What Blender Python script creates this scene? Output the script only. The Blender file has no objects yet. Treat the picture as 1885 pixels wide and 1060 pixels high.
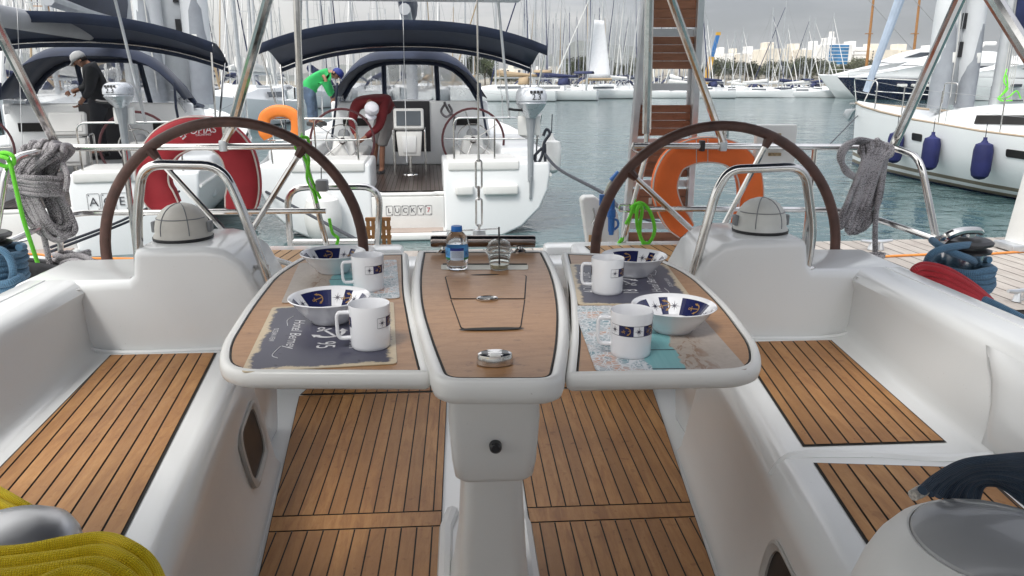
import bpy, bmesh, math, random
from math import sin, cos, pi, atan2, sqrt
from mathutils import Vector, Matrix
R = math.radians
S = bpy.context.scene
COL = S.collection
rnd = random.Random(11)

# ---------------------------------------------------------------- camera
CAM = Vector((-.05, 0, 1.22)); YAW = .0645; PITCH = R(15); F = 1416.0
def ray(u, v):
    a = (u-942.5)/F; b = -(v-530)/F
    c, s = cos(PITCH), sin(PITCH)
    x, y, z = a, c+b*s, -s+b*c
    return Vector((x*cos(YAW)+y*sin(YAW), -x*sin(YAW)+y*cos(YAW), z))
def at(u, v, y=None, z=None):
    d = ray(u, v)
    t = (y-CAM.y)/d.y if y is not None else (z-CAM.z)/d.z
    return CAM+d*t
cd = bpy.data.cameras.new('camera'); cam = bpy.data.objects.new('camera', cd); COL.objects.link(cam)
cam.location = CAM; cam.rotation_euler = (pi/2-PITCH, 0, -YAW)
cd.sensor_width = 36; cd.lens = F/1885*36; cd.clip_start = .02; cd.clip_end = 20000
S.camera = cam

# ---------------------------------------------------------------- node materials
def nt(name):
    m = bpy.data.materials.new(name); m.use_nodes = True
    t = m.node_tree; b = t.nodes['Principled BSDF']
    return m, t, b
def N(t, kind, **kw):
    n = t.nodes.new(kind)
    for k, v in kw.items():
        if k in n.inputs: n.inputs[k].default_value = v
        else: setattr(n, k, v)
    return n
def L(t, a, b): t.links.new(a, b)
def ramp(t, fac, stops, interp='LINEAR'):
    n = t.nodes.new('ShaderNodeValToRGB'); n.color_ramp.interpolation = interp
    e = n.color_ramp.elements
    while len(e) < len(stops): e.new(.5)
    for i, (p, c) in enumerate(stops):
        e[i].position = p; e[i].color = (*c, 1) if len(c) == 3 else c
    L(t, fac, n.inputs[0]); return n.outputs[0]
def mixc(t, fac, a, b, blend='MIX'):
    n = t.nodes.new('ShaderNodeMix'); n.data_type = 'RGBA'; n.blend_type = blend
    for i, x in ((0, fac), (6, a), (7, b)):
        if hasattr(x, 'is_linked') or hasattr(x, 'links'): L(t, x, n.inputs[i])
        elif i == 0: n.inputs[0].default_value = x
        else: n.inputs[i].default_value = (*x, 1)
    return n.outputs[2]
def mth(t, op, a, b=None, c=None):
    n = t.nodes.new('ShaderNodeMath'); n.operation = op
    for i, x in enumerate((a, b, c)):
        if x is None: continue
        if hasattr(x, 'links'): L(t, x, n.inputs[i])
        else: n.inputs[i].default_value = x
    return n.outputs[0]
def coords(t, which='Object', scale=(1, 1, 1), rot=(0, 0, 0)):
    tc = t.nodes.new('ShaderNodeTexCoord'); mp = t.nodes.new('ShaderNodeMapping')
    mp.inputs['Scale'].default_value = scale; mp.inputs['Rotation'].default_value = rot
    L(t, tc.outputs[which], mp.inputs[0]); return mp.outputs[0]
def noise(t, vec, scale, detail=4, rough=.55, dist=0):
    n = N(t, 'ShaderNodeTexNoise', Scale=scale, Detail=detail, Roughness=rough, Distortion=dist)
    L(t, vec, n.inputs['Vector']); return n.outputs[0]
def bump(t, b, h, strength, dist=.01):
    n = N(t, 'ShaderNodeBump', Strength=strength, Distance=dist)
    L(t, h, n.inputs['Height']); L(t, n.outputs[0], b.inputs['Normal']); return n
def mat(name, col, rough=.5, metal=0, var=.06, vs=4, bmp=0, bs=80, coat=0, rv=.08, stretch=(1, 1, 1), spec=None, sheen=0):
    m, t, b = nt(name)
    v = coords(t, scale=stretch)
    n = noise(t, v, vs, 5)
    c0 = tuple(max(0, x*(1-var)) for x in col); c1 = tuple(min(1, x*(1+var)) for x in col)
    L(t, ramp(t, n, [(.3, c0), (.7, c1)]), b.inputs['Base Color'])
    n2 = noise(t, v, vs*3.1, 3)
    L(t, mth(t, 'MULTIPLY_ADD', n2, rv, rough-rv*.5), b.inputs['Roughness'])
    b.inputs['Metallic'].default_value = metal
    if coat: b.inputs['Coat Weight'].default_value = coat; b.inputs['Coat Roughness'].default_value = .08
    if spec is not None: b.inputs['Specular IOR Level'].default_value = spec
    if sheen: b.inputs['Sheen Weight'].default_value = sheen
    if bmp: bump(t, b, noise(t, v, bs, 3), bmp, .004)
    return m
M = {}
def gel(name, col, rough=.19):
    m, t, b = nt(name)
    v = coords(t)
    big = noise(t, v, 1.7, 4); sm = noise(t, v, 55, 3)
    c = mixc(t, mth(t, 'MULTIPLY', big, .5), tuple(x*1.03 for x in col), tuple(x*k for x, k in zip(col, (.93, .925, .91))))
    sp = ramp(t, noise(t, v, 160, 2, .5), [(.74, (0, 0, 0)), (.79, (1, 1, 1))])
    c = mixc(t, mth(t, 'MULTIPLY', sp, .35), c, (.25, .22, .18))
    L(t, c, b.inputs['Base Color'])
    L(t, mth(t, 'MULTIPLY_ADD', sm, .02, rough), b.inputs['Roughness'])
    b.inputs['Coat Weight'].default_value = .25; b.inputs['Coat Roughness'].default_value = .12
    bump(t, b, noise(t, v, 9, 2), .05, .01)
    return m
M['gel'] = gel('gelcoat', (.77, .785, .785))
M['gelw'] = gel('white_gelcoat', (.80, .81, .81))
M['hullw'] = gel('white_hull', (.80, .82, .83), .32)
M['plast'] = mat('white_plastic', (.72, .72, .70), .4, var=.05, bmp=.05)
M['greyplast'] = mat('grey_plastic', (.22, .23, .24), .45, var=.15)
M['black'] = mat('black_plastic', (.018, .018, .02), .4, var=.3)
M['steel'] = mat('polished_steel', (.66, .65, .63), .16, 1, var=.12, vs=14, rv=.16)
M['alu'] = mat('aluminium', (.62, .64, .66), .38, .85, var=.1, vs=8)
M['dark'] = mat('caulk', (.022, .02, .018), .7, var=.3)
M['darkhole'] = mat('dark_interior', (.03, .03, .035), .6)

def teakmat(name, c0, c1, c2, grain=(9, 1.2, 9), attr=True, rough=.5, stain=.5, bmp=.25):
    m, t, b = nt(name)
    v = coords(t, scale=grain)
    at_ = N(t, 'ShaderNodeAttribute', attribute_name='pl')
    add = N(t, 'ShaderNodeVectorMath', operation='ADD'); L(t, v, add.inputs[0])
    cx = N(t, 'ShaderNodeCombineXYZ'); L(t, mth(t, 'MULTIPLY', at_.outputs['Fac'], 37.), cx.inputs[0]); L(t, mth(t, 'MULTIPLY', at_.outputs['Fac'], 91.), cx.inputs[1])
    L(t, cx.outputs[0], add.inputs[1]); vv = add.outputs[0]
    g = noise(t, vv, 4.2, 7, .62, .6)
    c = ramp(t, g, [(.25, c0), (.5, c1), (.78, c2)])
    fine = noise(t, coords(t, scale=tuple(x*9 for x in grain)), 6, 2)
    c = mixc(t, mth(t, 'MULTIPLY', fine, .3), c, tuple(x*.55 for x in c1))
    c = mixc(t, mth(t, 'MULTIPLY_ADD', at_.outputs['Fac'], .75, -.14), c, tuple(x*.6 for x in c1))
    bl = ramp(t, noise(t, coords(t), 2.3, 5, .6), [(.40, (0, 0, 0)), (.66, (1, 1, 1))])
    c = mixc(t, mth(t, 'MULTIPLY', bl, stain), c, tuple(x*k for x, k in zip(c1, (.55, .5, .5))))
    sp = ramp(t, noise(t, coords(t), 34, 3, .6), [(.60, (0, 0, 0)), (.68, (1, 1, 1))])
    c = mixc(t, mth(t, 'MULTIPLY', mth(t, 'MULTIPLY', sp, bl), .55), c, (c0[0]*.5, c0[1]*.4, c0[2]*.4))
    L(t, c, b.inputs['Base Color'])
    L(t, mth(t, 'MULTIPLY_ADD', fine, .25, rough-.1), b.inputs['Roughness'])
    bump(t, b, g, bmp, .002)
    return m
M['teak'] = teakmat('teak_planks', (.27, .108, .034), (.48, .232, .075), (.62, .34, .13), stain=.62)
M['teakh'] = teakmat('helm_teak', (.40, .22, .09), (.52, .30, .13), (.62, .38, .19), stain=.2)
M['veneer'] = teakmat('table_veneer', (.31, .15, .062), (.42, .222, .098), (.49, .28, .135), grain=(3, 14, 3), rough=.36, stain=.28, bmp=.06)
M['dockw'] = teakmat('weathered_planks', (.28, .25, .22), (.40, .365, .33), (.50, .47, .43), grain=(9, 1, 9), rough=.8, stain=.35)
M['mahog'] = teakmat('mahogany_slats', (.20, .085, .045), (.31, .14, .078), (.40, .19, .115), grain=(1.5, 9, 9), stain=.15)
M['leather'] = mat('brown_leather', (.095, .045, .034), .5, var=.35, vs=16, bmp=.3, bs=160)

def ropemat(name, c0, c1, fleck=.5, sc=1.0, rough=.85, k=6):
    m, t, b = nt(name)
    tc = t.nodes.new('ShaderNodeTexCoord'); sep = t.nodes.new('ShaderNodeSeparateXYZ'); L(t, tc.outputs['UV'], sep.inputs[0])
    u, v = sep.outputs[0], sep.outputs[1]
    w1 = mth(t, 'SINE', mth(t, 'ADD', mth(t, 'MULTIPLY', u, 2*pi*k), mth(t, 'MULTIPLY', v, 2*pi*k*sc)))
    w2 = mth(t, 'SINE', mth(t, 'SUBTRACT', mth(t, 'MULTIPLY', u, 2*pi*k), mth(t, 'MULTIPLY', v, 2*pi*k*sc)))
    h = mth(t, 'MULTIPLY', w1, w2)
    n = noise(t, coords(t, 'UV', (11, 11*sc, 1)), 1.3, 3, .7)
    f = mth(t, 'ADD', mth(t, 'MULTIPLY', mth(t, 'MULTIPLY_ADD', h, .5, .5), 1-fleck), mth(t, 'MULTIPLY', n, fleck*1.0))
    big = noise(t, coords(t), 9, 3)
    f = mth(t, 'ADD', f, mth(t, 'MULTIPLY_ADD', big, .5, -.25))
    L(t, ramp(t, f, [(.38, c0), (.56, c1)] if fleck > .8 else [(.28, c0), (.62, c1)]), b.inputs['Base Color'])
    b.inputs['Roughness'].default_value = rough; b.inputs['Sheen Weight'].default_value = .1
    bump(t, b, h, .55, .002)
    return m
M['ropegrey'] = ropemat('grey_braid', (.035, .032, .036), (.38, .36, .375), .95)
M['ropeblue'] = ropemat('blue_braid', (.035, .085, .14), (.085, .19, .30), .3, k=8)
M['ropered'] = ropemat('red_braid', (.24, .006, .012), (.50, .018, .03), .25, k=9)
M['ropeyel'] = ropemat('yellow_braid', (.80, .56, .003), (1., .75, .008), .15, k=11)
M['ropenavy'] = ropemat('navy_braid', (.010, .020, .038), (.038, .072, .12), .25, k=10)
M['ropegreen'] = ropemat('green_braid', (.09, .50, .02), (.22, .85, .06), .3)
M['ropedark'] = ropemat('dark_braid', (.01, .012, .02), (.03, .035, .05), .3)
M['ropewhite'] = ropemat('white_braid', (.4, .4, .38), (.7, .7, .68), .3)
M['ropeorange'] = ropemat('orange_braid', (.5, .16, .03), (.8, .3, .06), .3)

# ---------------------------------------------------------------- mesh collector
class MB:
    def __init__(s):
        s.bm = bmesh.new(); s.pl = s.bm.faces.layers.float.new('pl'); s.uv = s.bm.loops.layers.uv.new('UVMap')
    def face(s, pts, mi=0, pl=0.):
        try: f = s.bm.faces.new([p if isinstance(p, bmesh.types.BMVert) else s.bm.verts.new(p) for p in pts])
        except ValueError: return None
        f.material_index = mi; f[s.pl] = pl; return f
    def box(s, c, d, rot=None, mi=0, pl=0.):
        c = Vector(c); v = []
        for x in (-.5, .5):
            for y in (-.5, .5):
                for z in (-.5, .5):
                    p = Vector((x*d[0], y*d[1], z*d[2]))
                    if rot is not None: p = rot @ p
                    v.append(s.bm.verts.new(c+p))
        for q in ((0, 1, 3, 2), (4, 6, 7, 5), (0, 4, 5, 1), (2, 3, 7, 6), (0, 2, 6, 4), (1, 5, 7, 3)):
            s.face([v[i] for i in q], mi, pl)
        return s
    def bar(s, a, b, w, h, up=(0, 0, 1), mi=0, pl=0.):
        a, b = Vector(a), Vector(b); d = b-a; l = d.length; y = d.normalized(); x = y.cross(Vector(up))
        if x.length < 1e-4: x = y.cross(Vector((1, 0, 0)))
        x.normalize(); z = x.cross(y)
        rot = Matrix((x, y, z)).transposed()
        return s.box((a+b)/2, (w, l, h), rot, mi, pl)
    def tube(s, pts, r, n=8, closed=False, mi=0, caps=True, smooth=0, pl=0.):
        pts = [Vector(p) for p in pts]
        if smooth: pts, r = spline(pts, smooth, closed, r)
        k = len(pts); rr = r if isinstance(r, (list, tuple)) else [r]*k
        T = []
        for i in range(k):
            a = pts[(i-1) % k] if closed or i else pts[0]; b = pts[(i+1) % k] if closed or i < k-1 else pts[-1]
            d = (b-a); T.append(d.normalized() if d.length > 1e-9 else Vector((0, 0, 1)))
        x = T[0].orthogonal().normalized(); rings = []; ln = 0; lens = []
        for i in range(k):
            x = (x-T[i]*x.dot(T[i]))
            x = x.normalized() if x.length > 1e-6 else T[i].orthogonal().normalized()
            y = T[i].cross(x)
            rings.append([s.bm.verts.new(pts[i]+(x*cos(2*pi*j/n)+y*sin(2*pi*j/n))*rr[i]) for j in range(n)])
            if i: ln += (pts[i]-pts[i-1]).length
            lens.append(ln)
        m = k if closed else k-1
        for i in range(m):
            A, B = rings[i], rings[(i+1) % k]
            l0 = lens[i]; l1 = lens[i+1] if i+1 < k else lens[i]+(pts[0]-pts[i]).length
            cf = 2*pi*max(rr[i], 1e-4)
            for j in range(n):
                f = s.face([A[j], A[(j+1) % n], B[(j+1) % n], B[j]], mi, pl)
                if f:
                    f.smooth = True
                    for lp, (u, v) in zip(f.loops, ((j/n, l0/cf), ((j+1)/n, l0/cf), ((j+1)/n, l1/cf), (j/n, l1/cf))): lp[s.uv].uv = (u, v)
        if caps and not closed:
            s.face(rings[0][::-1], mi, pl); s.face(rings[-1], mi, pl)
        return s
    def lathe(s, prof, n=24, mtx=None, mi=0, a0=0., a1=2*pi, mif=None):
        full = abs(a1-a0-2*pi) < 1e-6; m = n if full else n+1; rings = []
        for r, z in prof:
            ring = []
            if r < 1e-6:
                p = Vector((0, 0, z)); v = s.bm.verts.new(mtx @ p if mtx else p); ring = [v]*m
            else:
                for j in range(m):
                    a = a0+(a1-a0)*j/n; p = Vector((r*cos(a), r*sin(a), z)); ring.append(s.bm.verts.new(mtx @ p if mtx else p))
            rings.append(ring)
        for i in range(len(prof)-1):
            for j in range(n):
                A, B = rings[i], rings[i+1]; q = [A[j], A[(j+1) % m], B[(j+1) % m], B[j]]
                u = []
                for v in q:
                    if v not in u: u.append(v)
                if len(u) > 2: s.face(u, mif(i, j) if mif else mi)
        return s
    def loft(s, secs, closed=False, caps=False, mi=0, mif=None):
        V = [[s.bm.verts.new(p) for p in sec] for sec in secs]
        n = len(V[0]); m = n if closed else n-1
        for i in range(len(V)-1):
            for j in range(m):
                s.face([V[i][j], V[i][(j+1) % n], V[i+1][(j+1) % n], V[i+1][j]], mif(i, j) if mif else mi)
        if caps: s.face(V[0][::-1], mi); s.face(V[-1], mi)
        return s
    def prism(s, pts, vec, mi=0, mtop=None, pl=0.):
        vec = Vector(vec); A = [s.bm.verts.new(p) for p in pts]; B = [s.bm.verts.new(Vector(p)+vec) for p in pts]
        n = len(A)
        s.face(A[::-1], mi, pl); s.face(B, mi if mtop is None else mtop, pl)
        for i in range(n): s.face([A[i], A[(i+1) % n], B[(i+1) % n], B[i]], mi, pl)
        return s
    def add(s, geo, mtx, mi=0):
        V = [s.bm.verts.new(mtx @ Vector(v)) for v in geo[0]]
        for p in geo[1]: s.face([V[i] for i in p], mi)
        return s
    def grid(s, fn, nu, nv, mi=0):
        V = [[s.bm.verts.new(fn(i/nu, j/nv)) for j in range(nv+1)] for i in range(nu+1)]
        for i in range(nu):
            for j in range(nv): s.face([V[i][j], V[i+1][j], V[i+1][j+1], V[i][j+1]], mi)
        return s
    def bevel(s, w, seg=2, ang=35):
        bmesh.ops.remove_doubles(s.bm, verts=s.bm.verts, dist=1e-5)
        bmesh.ops.recalc_face_normals(s.bm, faces=s.bm.faces)
        es = [e for e in s.bm.edges if len(e.link_faces) == 2 and e.calc_face_angle(0) > R(ang)]
        bmesh.ops.bevel(s.bm, geom=es, offset=w, segments=seg, profile=.5, affect='EDGES', clamp_overlap=True)
        return s
    def build(s, name, mats, parent=None, sharp=32, solid=0, weld=False, recalc=True, keep=False):
        if weld: bmesh.ops.remove_doubles(s.bm, verts=s.bm.verts, dist=1e-5)
        if recalc: bmesh.ops.recalc_face_normals(s.bm, faces=s.bm.faces)
        me = bpy.data.meshes.new(name); s.bm.to_mesh(me); s.bm.free()
        for m in (mats if isinstance(mats, (list, tuple)) else [mats]): me.materials.append(M[m] if isinstance(m, str) else m)
        me.polygons.foreach_set('use_smooth', [True]*len(me.polygons))
        if sharp: me.set_sharp_from_angle(angle=R(sharp))
        o = bpy.data.objects.new(name, me); COL.objects.link(o)
        if solid:
            md = o.modifiers.new('Solidify', 'SOLIDIFY'); md.thickness = solid; md.offset = 0
        if parent is not None: par(o, parent)
        return o
def world_of(o):
    m = o.matrix_parent_inverse @ o.matrix_basis
    return world_of(o.parent) @ m if o.parent else o.matrix_basis.copy()
def par(o, p):
    o.parent = p; o.matrix_parent_inverse = world_of(p).inverted()
def tag(o, label=None, cat=None, group=None, kind=None):
    if label: o['label'] = label
    if cat: o['category'] = cat
    if group: o['group'] = group
    if kind: o['kind'] = kind
    return o
def thing(name, label, cat, loc=(0, 0, 0), rz=0, group=None):
    o = bpy.data.objects.new(name, None); COL.objects.link(o); o.location = loc; o.rotation_euler = (0, 0, rz)
    o.empty_display_size = .1
    return tag(o, label, cat, group)
def copy_tree(o, parent=None):
    c = o.copy(); COL.objects.link(c)
    if parent: c.parent = parent
    for ch in list(o.children): copy_tree(ch, c)
    return c
def spline(P, k, closed=False, r=None):
    n = len(P); out = []; rr = [] if isinstance(r, (list, tuple)) else r
    rng = range(n) if closed else range(n-1)
    for i in rng:
        p1, p2 = P[i], P[(i+1) % n]
        p0 = P[i-1] if (i or closed) else p1+(p1-p2); p3 = P[(i+2) % n] if (i+2 < n or closed) else p2+(p2-p1)
        for j in range(k):
            t = j/k
            out.append(.5*((2*p1)+(p2-p0)*t+(2*p0-5*p1+4*p2-p3)*t*t+(3*p1-p0-3*p2+p3)*t**3))
            if isinstance(rr, list): rr.append(r[i]+(r[(i+1) % n]-r[i])*t)
    if not closed:
        out.append(P[-1])
        if isinstance(rr, list): rr.append(r[-1])
    return out, rr
def fillet(P, rad, k=5):
    """polyline with its inner corners rounded off"""
    P = [Vector(p) for p in P]; out = [P[0]]
    for i in range(1, len(P)-1):
        a, b, c = P[i-1], P[i], P[i+1]; d0 = (a-b); d1 = (c-b); q = min(rad, d0.length*.48, d1.length*.48)
        s, e = b+d0.normalized()*q, b+d1.normalized()*q
        for j in range(k+1):
            t = j/k; out.append(s*(1-t)**2+b*2*t*(1-t)+e*t*t)
    out.append(P[-1]); return out
def rpoly(P, rad, k=5):
    P = [Vector(p) for p in P]; n = len(P); out = []; rads = rad if isinstance(rad, (list, tuple)) else [rad]*n
    for i in range(n):
        a, b, c = P[i-1], P[i], P[(i+1) % n]; d0 = a-b; d1 = c-b; q = min(rads[i], d0.length*.48, d1.length*.48)
        if q < 1e-5: out.append(b); continue
        s, e = b+d0.normalized()*q, b+d1.normalized()*q
        for j in range(k+1):
            t = j/k; out.append(s*(1-t)**2+b*2*t*(1-t)+e*t*t)
    return out
def clip(poly, nx, ny, d):
    out = []
    for i in range(len(poly)):
        a, b = poly[i], poly[(i+1) % len(poly)]; da = a[0]*nx+a[1]*ny-d; db = b[0]*nx+b[1]*ny-d
        if da >= 0: out.append(a)
        if (da >= 0) != (db >= 0):
            t = da/(da-db); out.append((a[0]+(b[0]-a[0])*t, a[1]+(b[1]-a[1])*t))
    return out
def planks(mb, poly, z, ang, w, gap=.005, off=0, zf=None, base=True, edge=.006):
    """deck planks laid at ang within poly over a dark caulk bed"""
    zf = zf or (lambda x, y: z)
    dx, dy = cos(ang), sin(ang); nx, ny = -dy, dx
    ds = [p[0]*nx+p[1]*ny for p in poly]
    if base: mb.face([(x, y, zf(x, y)) for x, y in poly], 1)
    k0 = math.floor((min(ds)-off)/w); k1 = math.ceil((max(ds)-off)/w)
    area = sum(poly[i][0]*poly[(i+1) % len(poly)][1]-poly[(i+1) % len(poly)][0]*poly[i][1] for i in range(len(poly)))
    P = poly if area > 0 else poly[::-1]
    Q = P
    if edge:
        for i in range(len(P)):
            a, b = P[i], P[(i+1) % len(P)]; ex, ey = b[0]-a[0], b[1]-a[1]; l = math.hypot(ex, ey)
            if l < .03: continue
            mx, my = -ey/l, ex/l; Q = clip(Q, mx, my, a[0]*mx+a[1]*my+edge)
    for k in range(k0, k1+1):
        lo, hi = off+k*w+gap/2, off+(k+1)*w-gap/2
        q = clip(clip(Q, nx, ny, lo), -nx, -ny, -hi)
        if len(q) > 2: mb.face([(x, y, zf(x, y)+.0025) for x, y in q], 0, rnd.random())
    return mb
# ---------------------------------------------------------------- lettering (meshes made once, up front)
TXT = {}
def make_text(strings):
    for st in strings:
        cu = bpy.data.curves.new('t', 'FONT'); cu.body = st; cu.size = 1; cu.align_x = 'CENTER'; cu.align_y = 'CENTER'; cu.resolution_u = 3
        o = bpy.data.objects.new('t', cu); COL.objects.link(o)
        bpy.context.view_layer.update()
        me = o.evaluated_get(bpy.context.evaluated_depsgraph_get()).to_mesh()
        TXT[st] = ([v.co.copy() for v in me.vertices], [tuple(p.vertices) for p in me.polygons])
        bpy.data.objects.remove(o); bpy.data.curves.remove(cu)
make_text(['L', 'U', 'C', 'K', 'Y', '7', 'A', 'E', '2.3', 'SPIRIT', '18', '95', 'Hotel Berney', 'OCEAN VIEW', 'FREE', 'ADVENTURE', 'TOPIAS', 'YACHTING', 'Ki', 'SUN', 'WATER', 'NERGY', 'cruising', 'RAYMARINE', 'HONDA'])
def frame(o, ux, uy, size=1):
    ux, uy = Vector(ux).normalized(), Vector(uy).normalized(); uz = ux.cross(uy)
    m = Matrix((ux*size, uy*size, uz*size)).transposed().to_4x4(); m.translation = Vector(o); return m
def aim(o, z, size=1, roll=0):
    q = Vector(z).to_track_quat('Z', 'Y').to_matrix().to_4x4(); return Matrix.Translation(o) @ q @ Matrix.Rotation(roll, 4, 'Z') @ Matrix.Scale(size, 4)
ANCHOR = None
def anchor_geo():
    V, Fc = [], []
    def poly(pts):
        i = len(V); V.extend(Vector((x, y, 0)) for x, y in pts); Fc.append(tuple(range(i, i+len(pts))))
    poly([(-.035, -.42), (.035, -.42), (.035, .28), (-.035, .28)]); poly([(-.2, .17), (.2, .17), (.2, .23), (-.2, .23)])
    n = 14
    for i in range(n):
        a, b = pi*1.08+pi*.84*i/n, pi*1.08+pi*.84*(i+1)/n
        w = lambda t: .05+.05*abs(t-n/2)/(n/2)
        poly([((.4-w(i))*cos(a), -.05+(.4-w(i))*sin(a)), ((.42)*cos(a), -.05+.42*sin(a)), (.42*cos(b), -.05+.42*sin(b)), ((.4-w(i+1))*cos(b), -.05+(.4-w(i+1))*sin(b))])
    for sx in (-1, 1): poly([(sx*.46, -.2), (sx*.24, -.13), (sx*.42, .05)][::sx])
    for i in range(10):
        a, b = 2*pi*i/10, 2*pi*(i+1)/10
        poly([(.05*cos(a), .37+.05*sin(a)), (.1*cos(a), .37+.1*sin(a)), (.1*cos(b), .37+.1*sin(b)), (.05*cos(b), .37+.05*sin(b))])
    return V, Fc
def star_geo():
    V, Fc = [], []
    for k in range(8):
        r = .5 if k % 2 == 0 else .34; a = pi/2+k*pi/4
        i = len(V); V.extend([Vector((0, 0, 0)), Vector((.09*cos(a-.39), .09*sin(a-.39), 0)), Vector((r*cos(a), r*sin(a), 0)), Vector((.09*cos(a+.39), .09*sin(a+.39), 0))]); Fc.append((i, i+1, i+2, i+3))
    return V, Fc
ANCHOR = anchor_geo(); STAR = star_geo()
# ================================================================ sky, sun
S.render.engine = 'CYCLES'
S.view_settings.view_transform = 'Standard'; S.view_settings.look = 'None'; S.view_settings.gamma = 1; S.view_settings.exposure = EXPO = .54
W = bpy.data.worlds.new('World'); S.world = W; W.use_nodes = True
t = W.node_tree; bg = t.nodes['Background']
SUN_EL, SUN_AZ = R(52), R(-150)          # overcast, the brighter part of the sky behind the viewer
sky = N(t, 'ShaderNodeTexSky', sky_type='NISHITA', sun_disc=False, sun_elevation=SUN_EL, sun_rotation=SUN_AZ)
g = t.nodes.new('ShaderNodeTexCoord').outputs['Generated']
sep = t.nodes.new('ShaderNodeSeparateXYZ'); L(t, g, sep.inputs[0])
zz = mth(t, 'MAXIMUM', sep.outputs[2], 0.)
# flat cloud deck: project the direction on a layer overhead
den = mth(t, 'ADD', zz, .12)
cv = t.nodes.new('ShaderNodeCombineXYZ'); L(t, mth(t, 'DIVIDE', sep.outputs[0], den), cv.inputs[0]); L(t, mth(t, 'DIVIDE', sep.outputs[1], den), cv.inputs[1])
n1 = noise(t, cv.outputs[0], .55, 6, .52, .3)
n2 = noise(t, cv.outputs[0], .16, 3, .5)
side = mth(t, 'MULTIPLY_ADD', sep.outputs[0], -.95, .50)      # thicker cloud to starboard
f = mth(t, 'ADD', mth(t, 'MULTIPLY_ADD', n1, 1.35, -.30), mth(t, 'ADD', mth(t, 'MULTIPLY', n2, .45), mth(t, 'SUBTRACT', side, .52)))
cl = ramp(t, f, [(.20, (2.6, 2.66, 2.9)), (.45, (4.1, 4.2, 4.5)), (.62, (6.1, 6.05, 6.1)), (.85, (7.4, 7.35, 7.2))])
# brighter overhead than near the horizon
up = mth(t, 'MULTIPLY_ADD', mth(t, 'POWER', zz, .8), 2.95, .39)
hz = ramp(t, zz, [(0., (1.06, 1.0, .93)), (.16, (1.0, .99, .98)), (.4, (1, 1, 1))])
cl = mixc(t, 1., cl, hz, 'MULTIPLY')
vm = N(t, 'ShaderNodeVectorMath', operation='SCALE'); L(t, cl, vm.inputs[0]); L(t, up, vm.inputs['Scale'])
fin = mixc(t, .88, sky.outputs[0], vm.outputs[0])
L(t, fin, bg.inputs[0]); bg.inputs[1].default_value = .1
sl = bpy.data.lights.new('sun', 'SUN'); so = bpy.data.objects.new('sun', sl); COL.objects.link(so)
sl.energy = 1.4; sl.angle = R(16); sl.color = (1, .965, .91)
so.rotation_euler = (pi/2-SUN_EL, 0, pi-SUN_AZ)
sd = Vector((sin(SUN_AZ)*cos(SUN_EL), cos(SUN_AZ)*cos(SUN_EL), sin(SUN_EL)))
so.rotation_euler = sd.to_track_quat('Z', 'Y').to_euler()

# ================================================================ water
WZ = -.75
m, t, b = nt('harbour_water')
v = coords(t)
b.inputs['Base Color'].default_value = (.055, .105, .11, 1); b.inputs['Roughness'].default_value = .05; b.inputs['IOR'].default_value = 1.333
vs = coords(t, scale=(1, 1.25, 1), rot=(0, 0, .3))
h1 = noise(t, vs, .9, 3, .55, .4); h2 = noise(t, vs, 3.4, 3, .5, .6); h3 = noise(t, vs, .13, 2, .5)
amp = mth(t, 'MULTIPLY_ADD', noise(t, v, .045, 3, .5), 1.7, -.35)
h = mth(t, 'ADD', mth(t, 'MULTIPLY', h1, 1.), mth(t, 'ADD', mth(t, 'MULTIPLY', h2, .22), mth(t, 'MULTIPLY', h3, .8)))
bn = N(t, 'ShaderNodeBump', Distance=.16); L(t, h, bn.inputs['Height']); L(t, amp, bn.inputs['Strength']); L(t, bn.outputs[0], b.inputs['Normal'])
M['water'] = m
q = MB(); q.face([(-6000, -60, WZ), (6000, -60, WZ), (6000, 7000, WZ), (-6000, 7000, WZ)])
tag(q.build('water', 'water', sharp=0), kind='structure')
# ================================================================ our own yacht
Y = thing('sailing_yacht', 'white yacht in the foreground whose teak cockpit holds the laid table and both wheels', 'sailing yacht', (0, 1.6, WZ))
xs = lambda y: .594+.112*(y-1.71)          # foot of the bench front
xi = lambda y: .67+.132*(y-1.24)           # inner edge of the seat teak
xo = lambda y: 1.045+.10*(y-1.5)           # outer edge of the seat teak
XC = 1.205
def yrange(a, b, n): return [a+(b-a)*i/n for i in range(n+1)]
def bench_sec(s, y):
    a, i, o = xs(y), xi(y), xo(y)
    wall = [(a-.004, -.03), (a, .012), (a+.012, .03), (a+.03, .12), (a+.055, .25), (i-.092, .345), (i-.085, .378), (i-.072, .403), (i-.055, .416), (i-.035, .42)]
    back = [(o+.028, .42), (o+.045, .424), (o+.06, .436), (o+.07, .46)]
    w = XC-(o+.07)
    back += [(o+.07+w*.38, .52), (o+.07+w*.72, .575), (XC-.012, .606), (XC+.002, .625), (XC+.022, .637), (XC+.05, .641), (XC+.10, .641), (XC+.102, .638), (XC+.108, .638), (XC+.11, .641),
             (XC+.155, .641), (XC+.172, .632), (XC+.18, .61), (XC+.188, .535), (XC+.2, .40), (XC+.23, .368)]
    return [(s*x, y, z) for x, z in wall+back]
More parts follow.
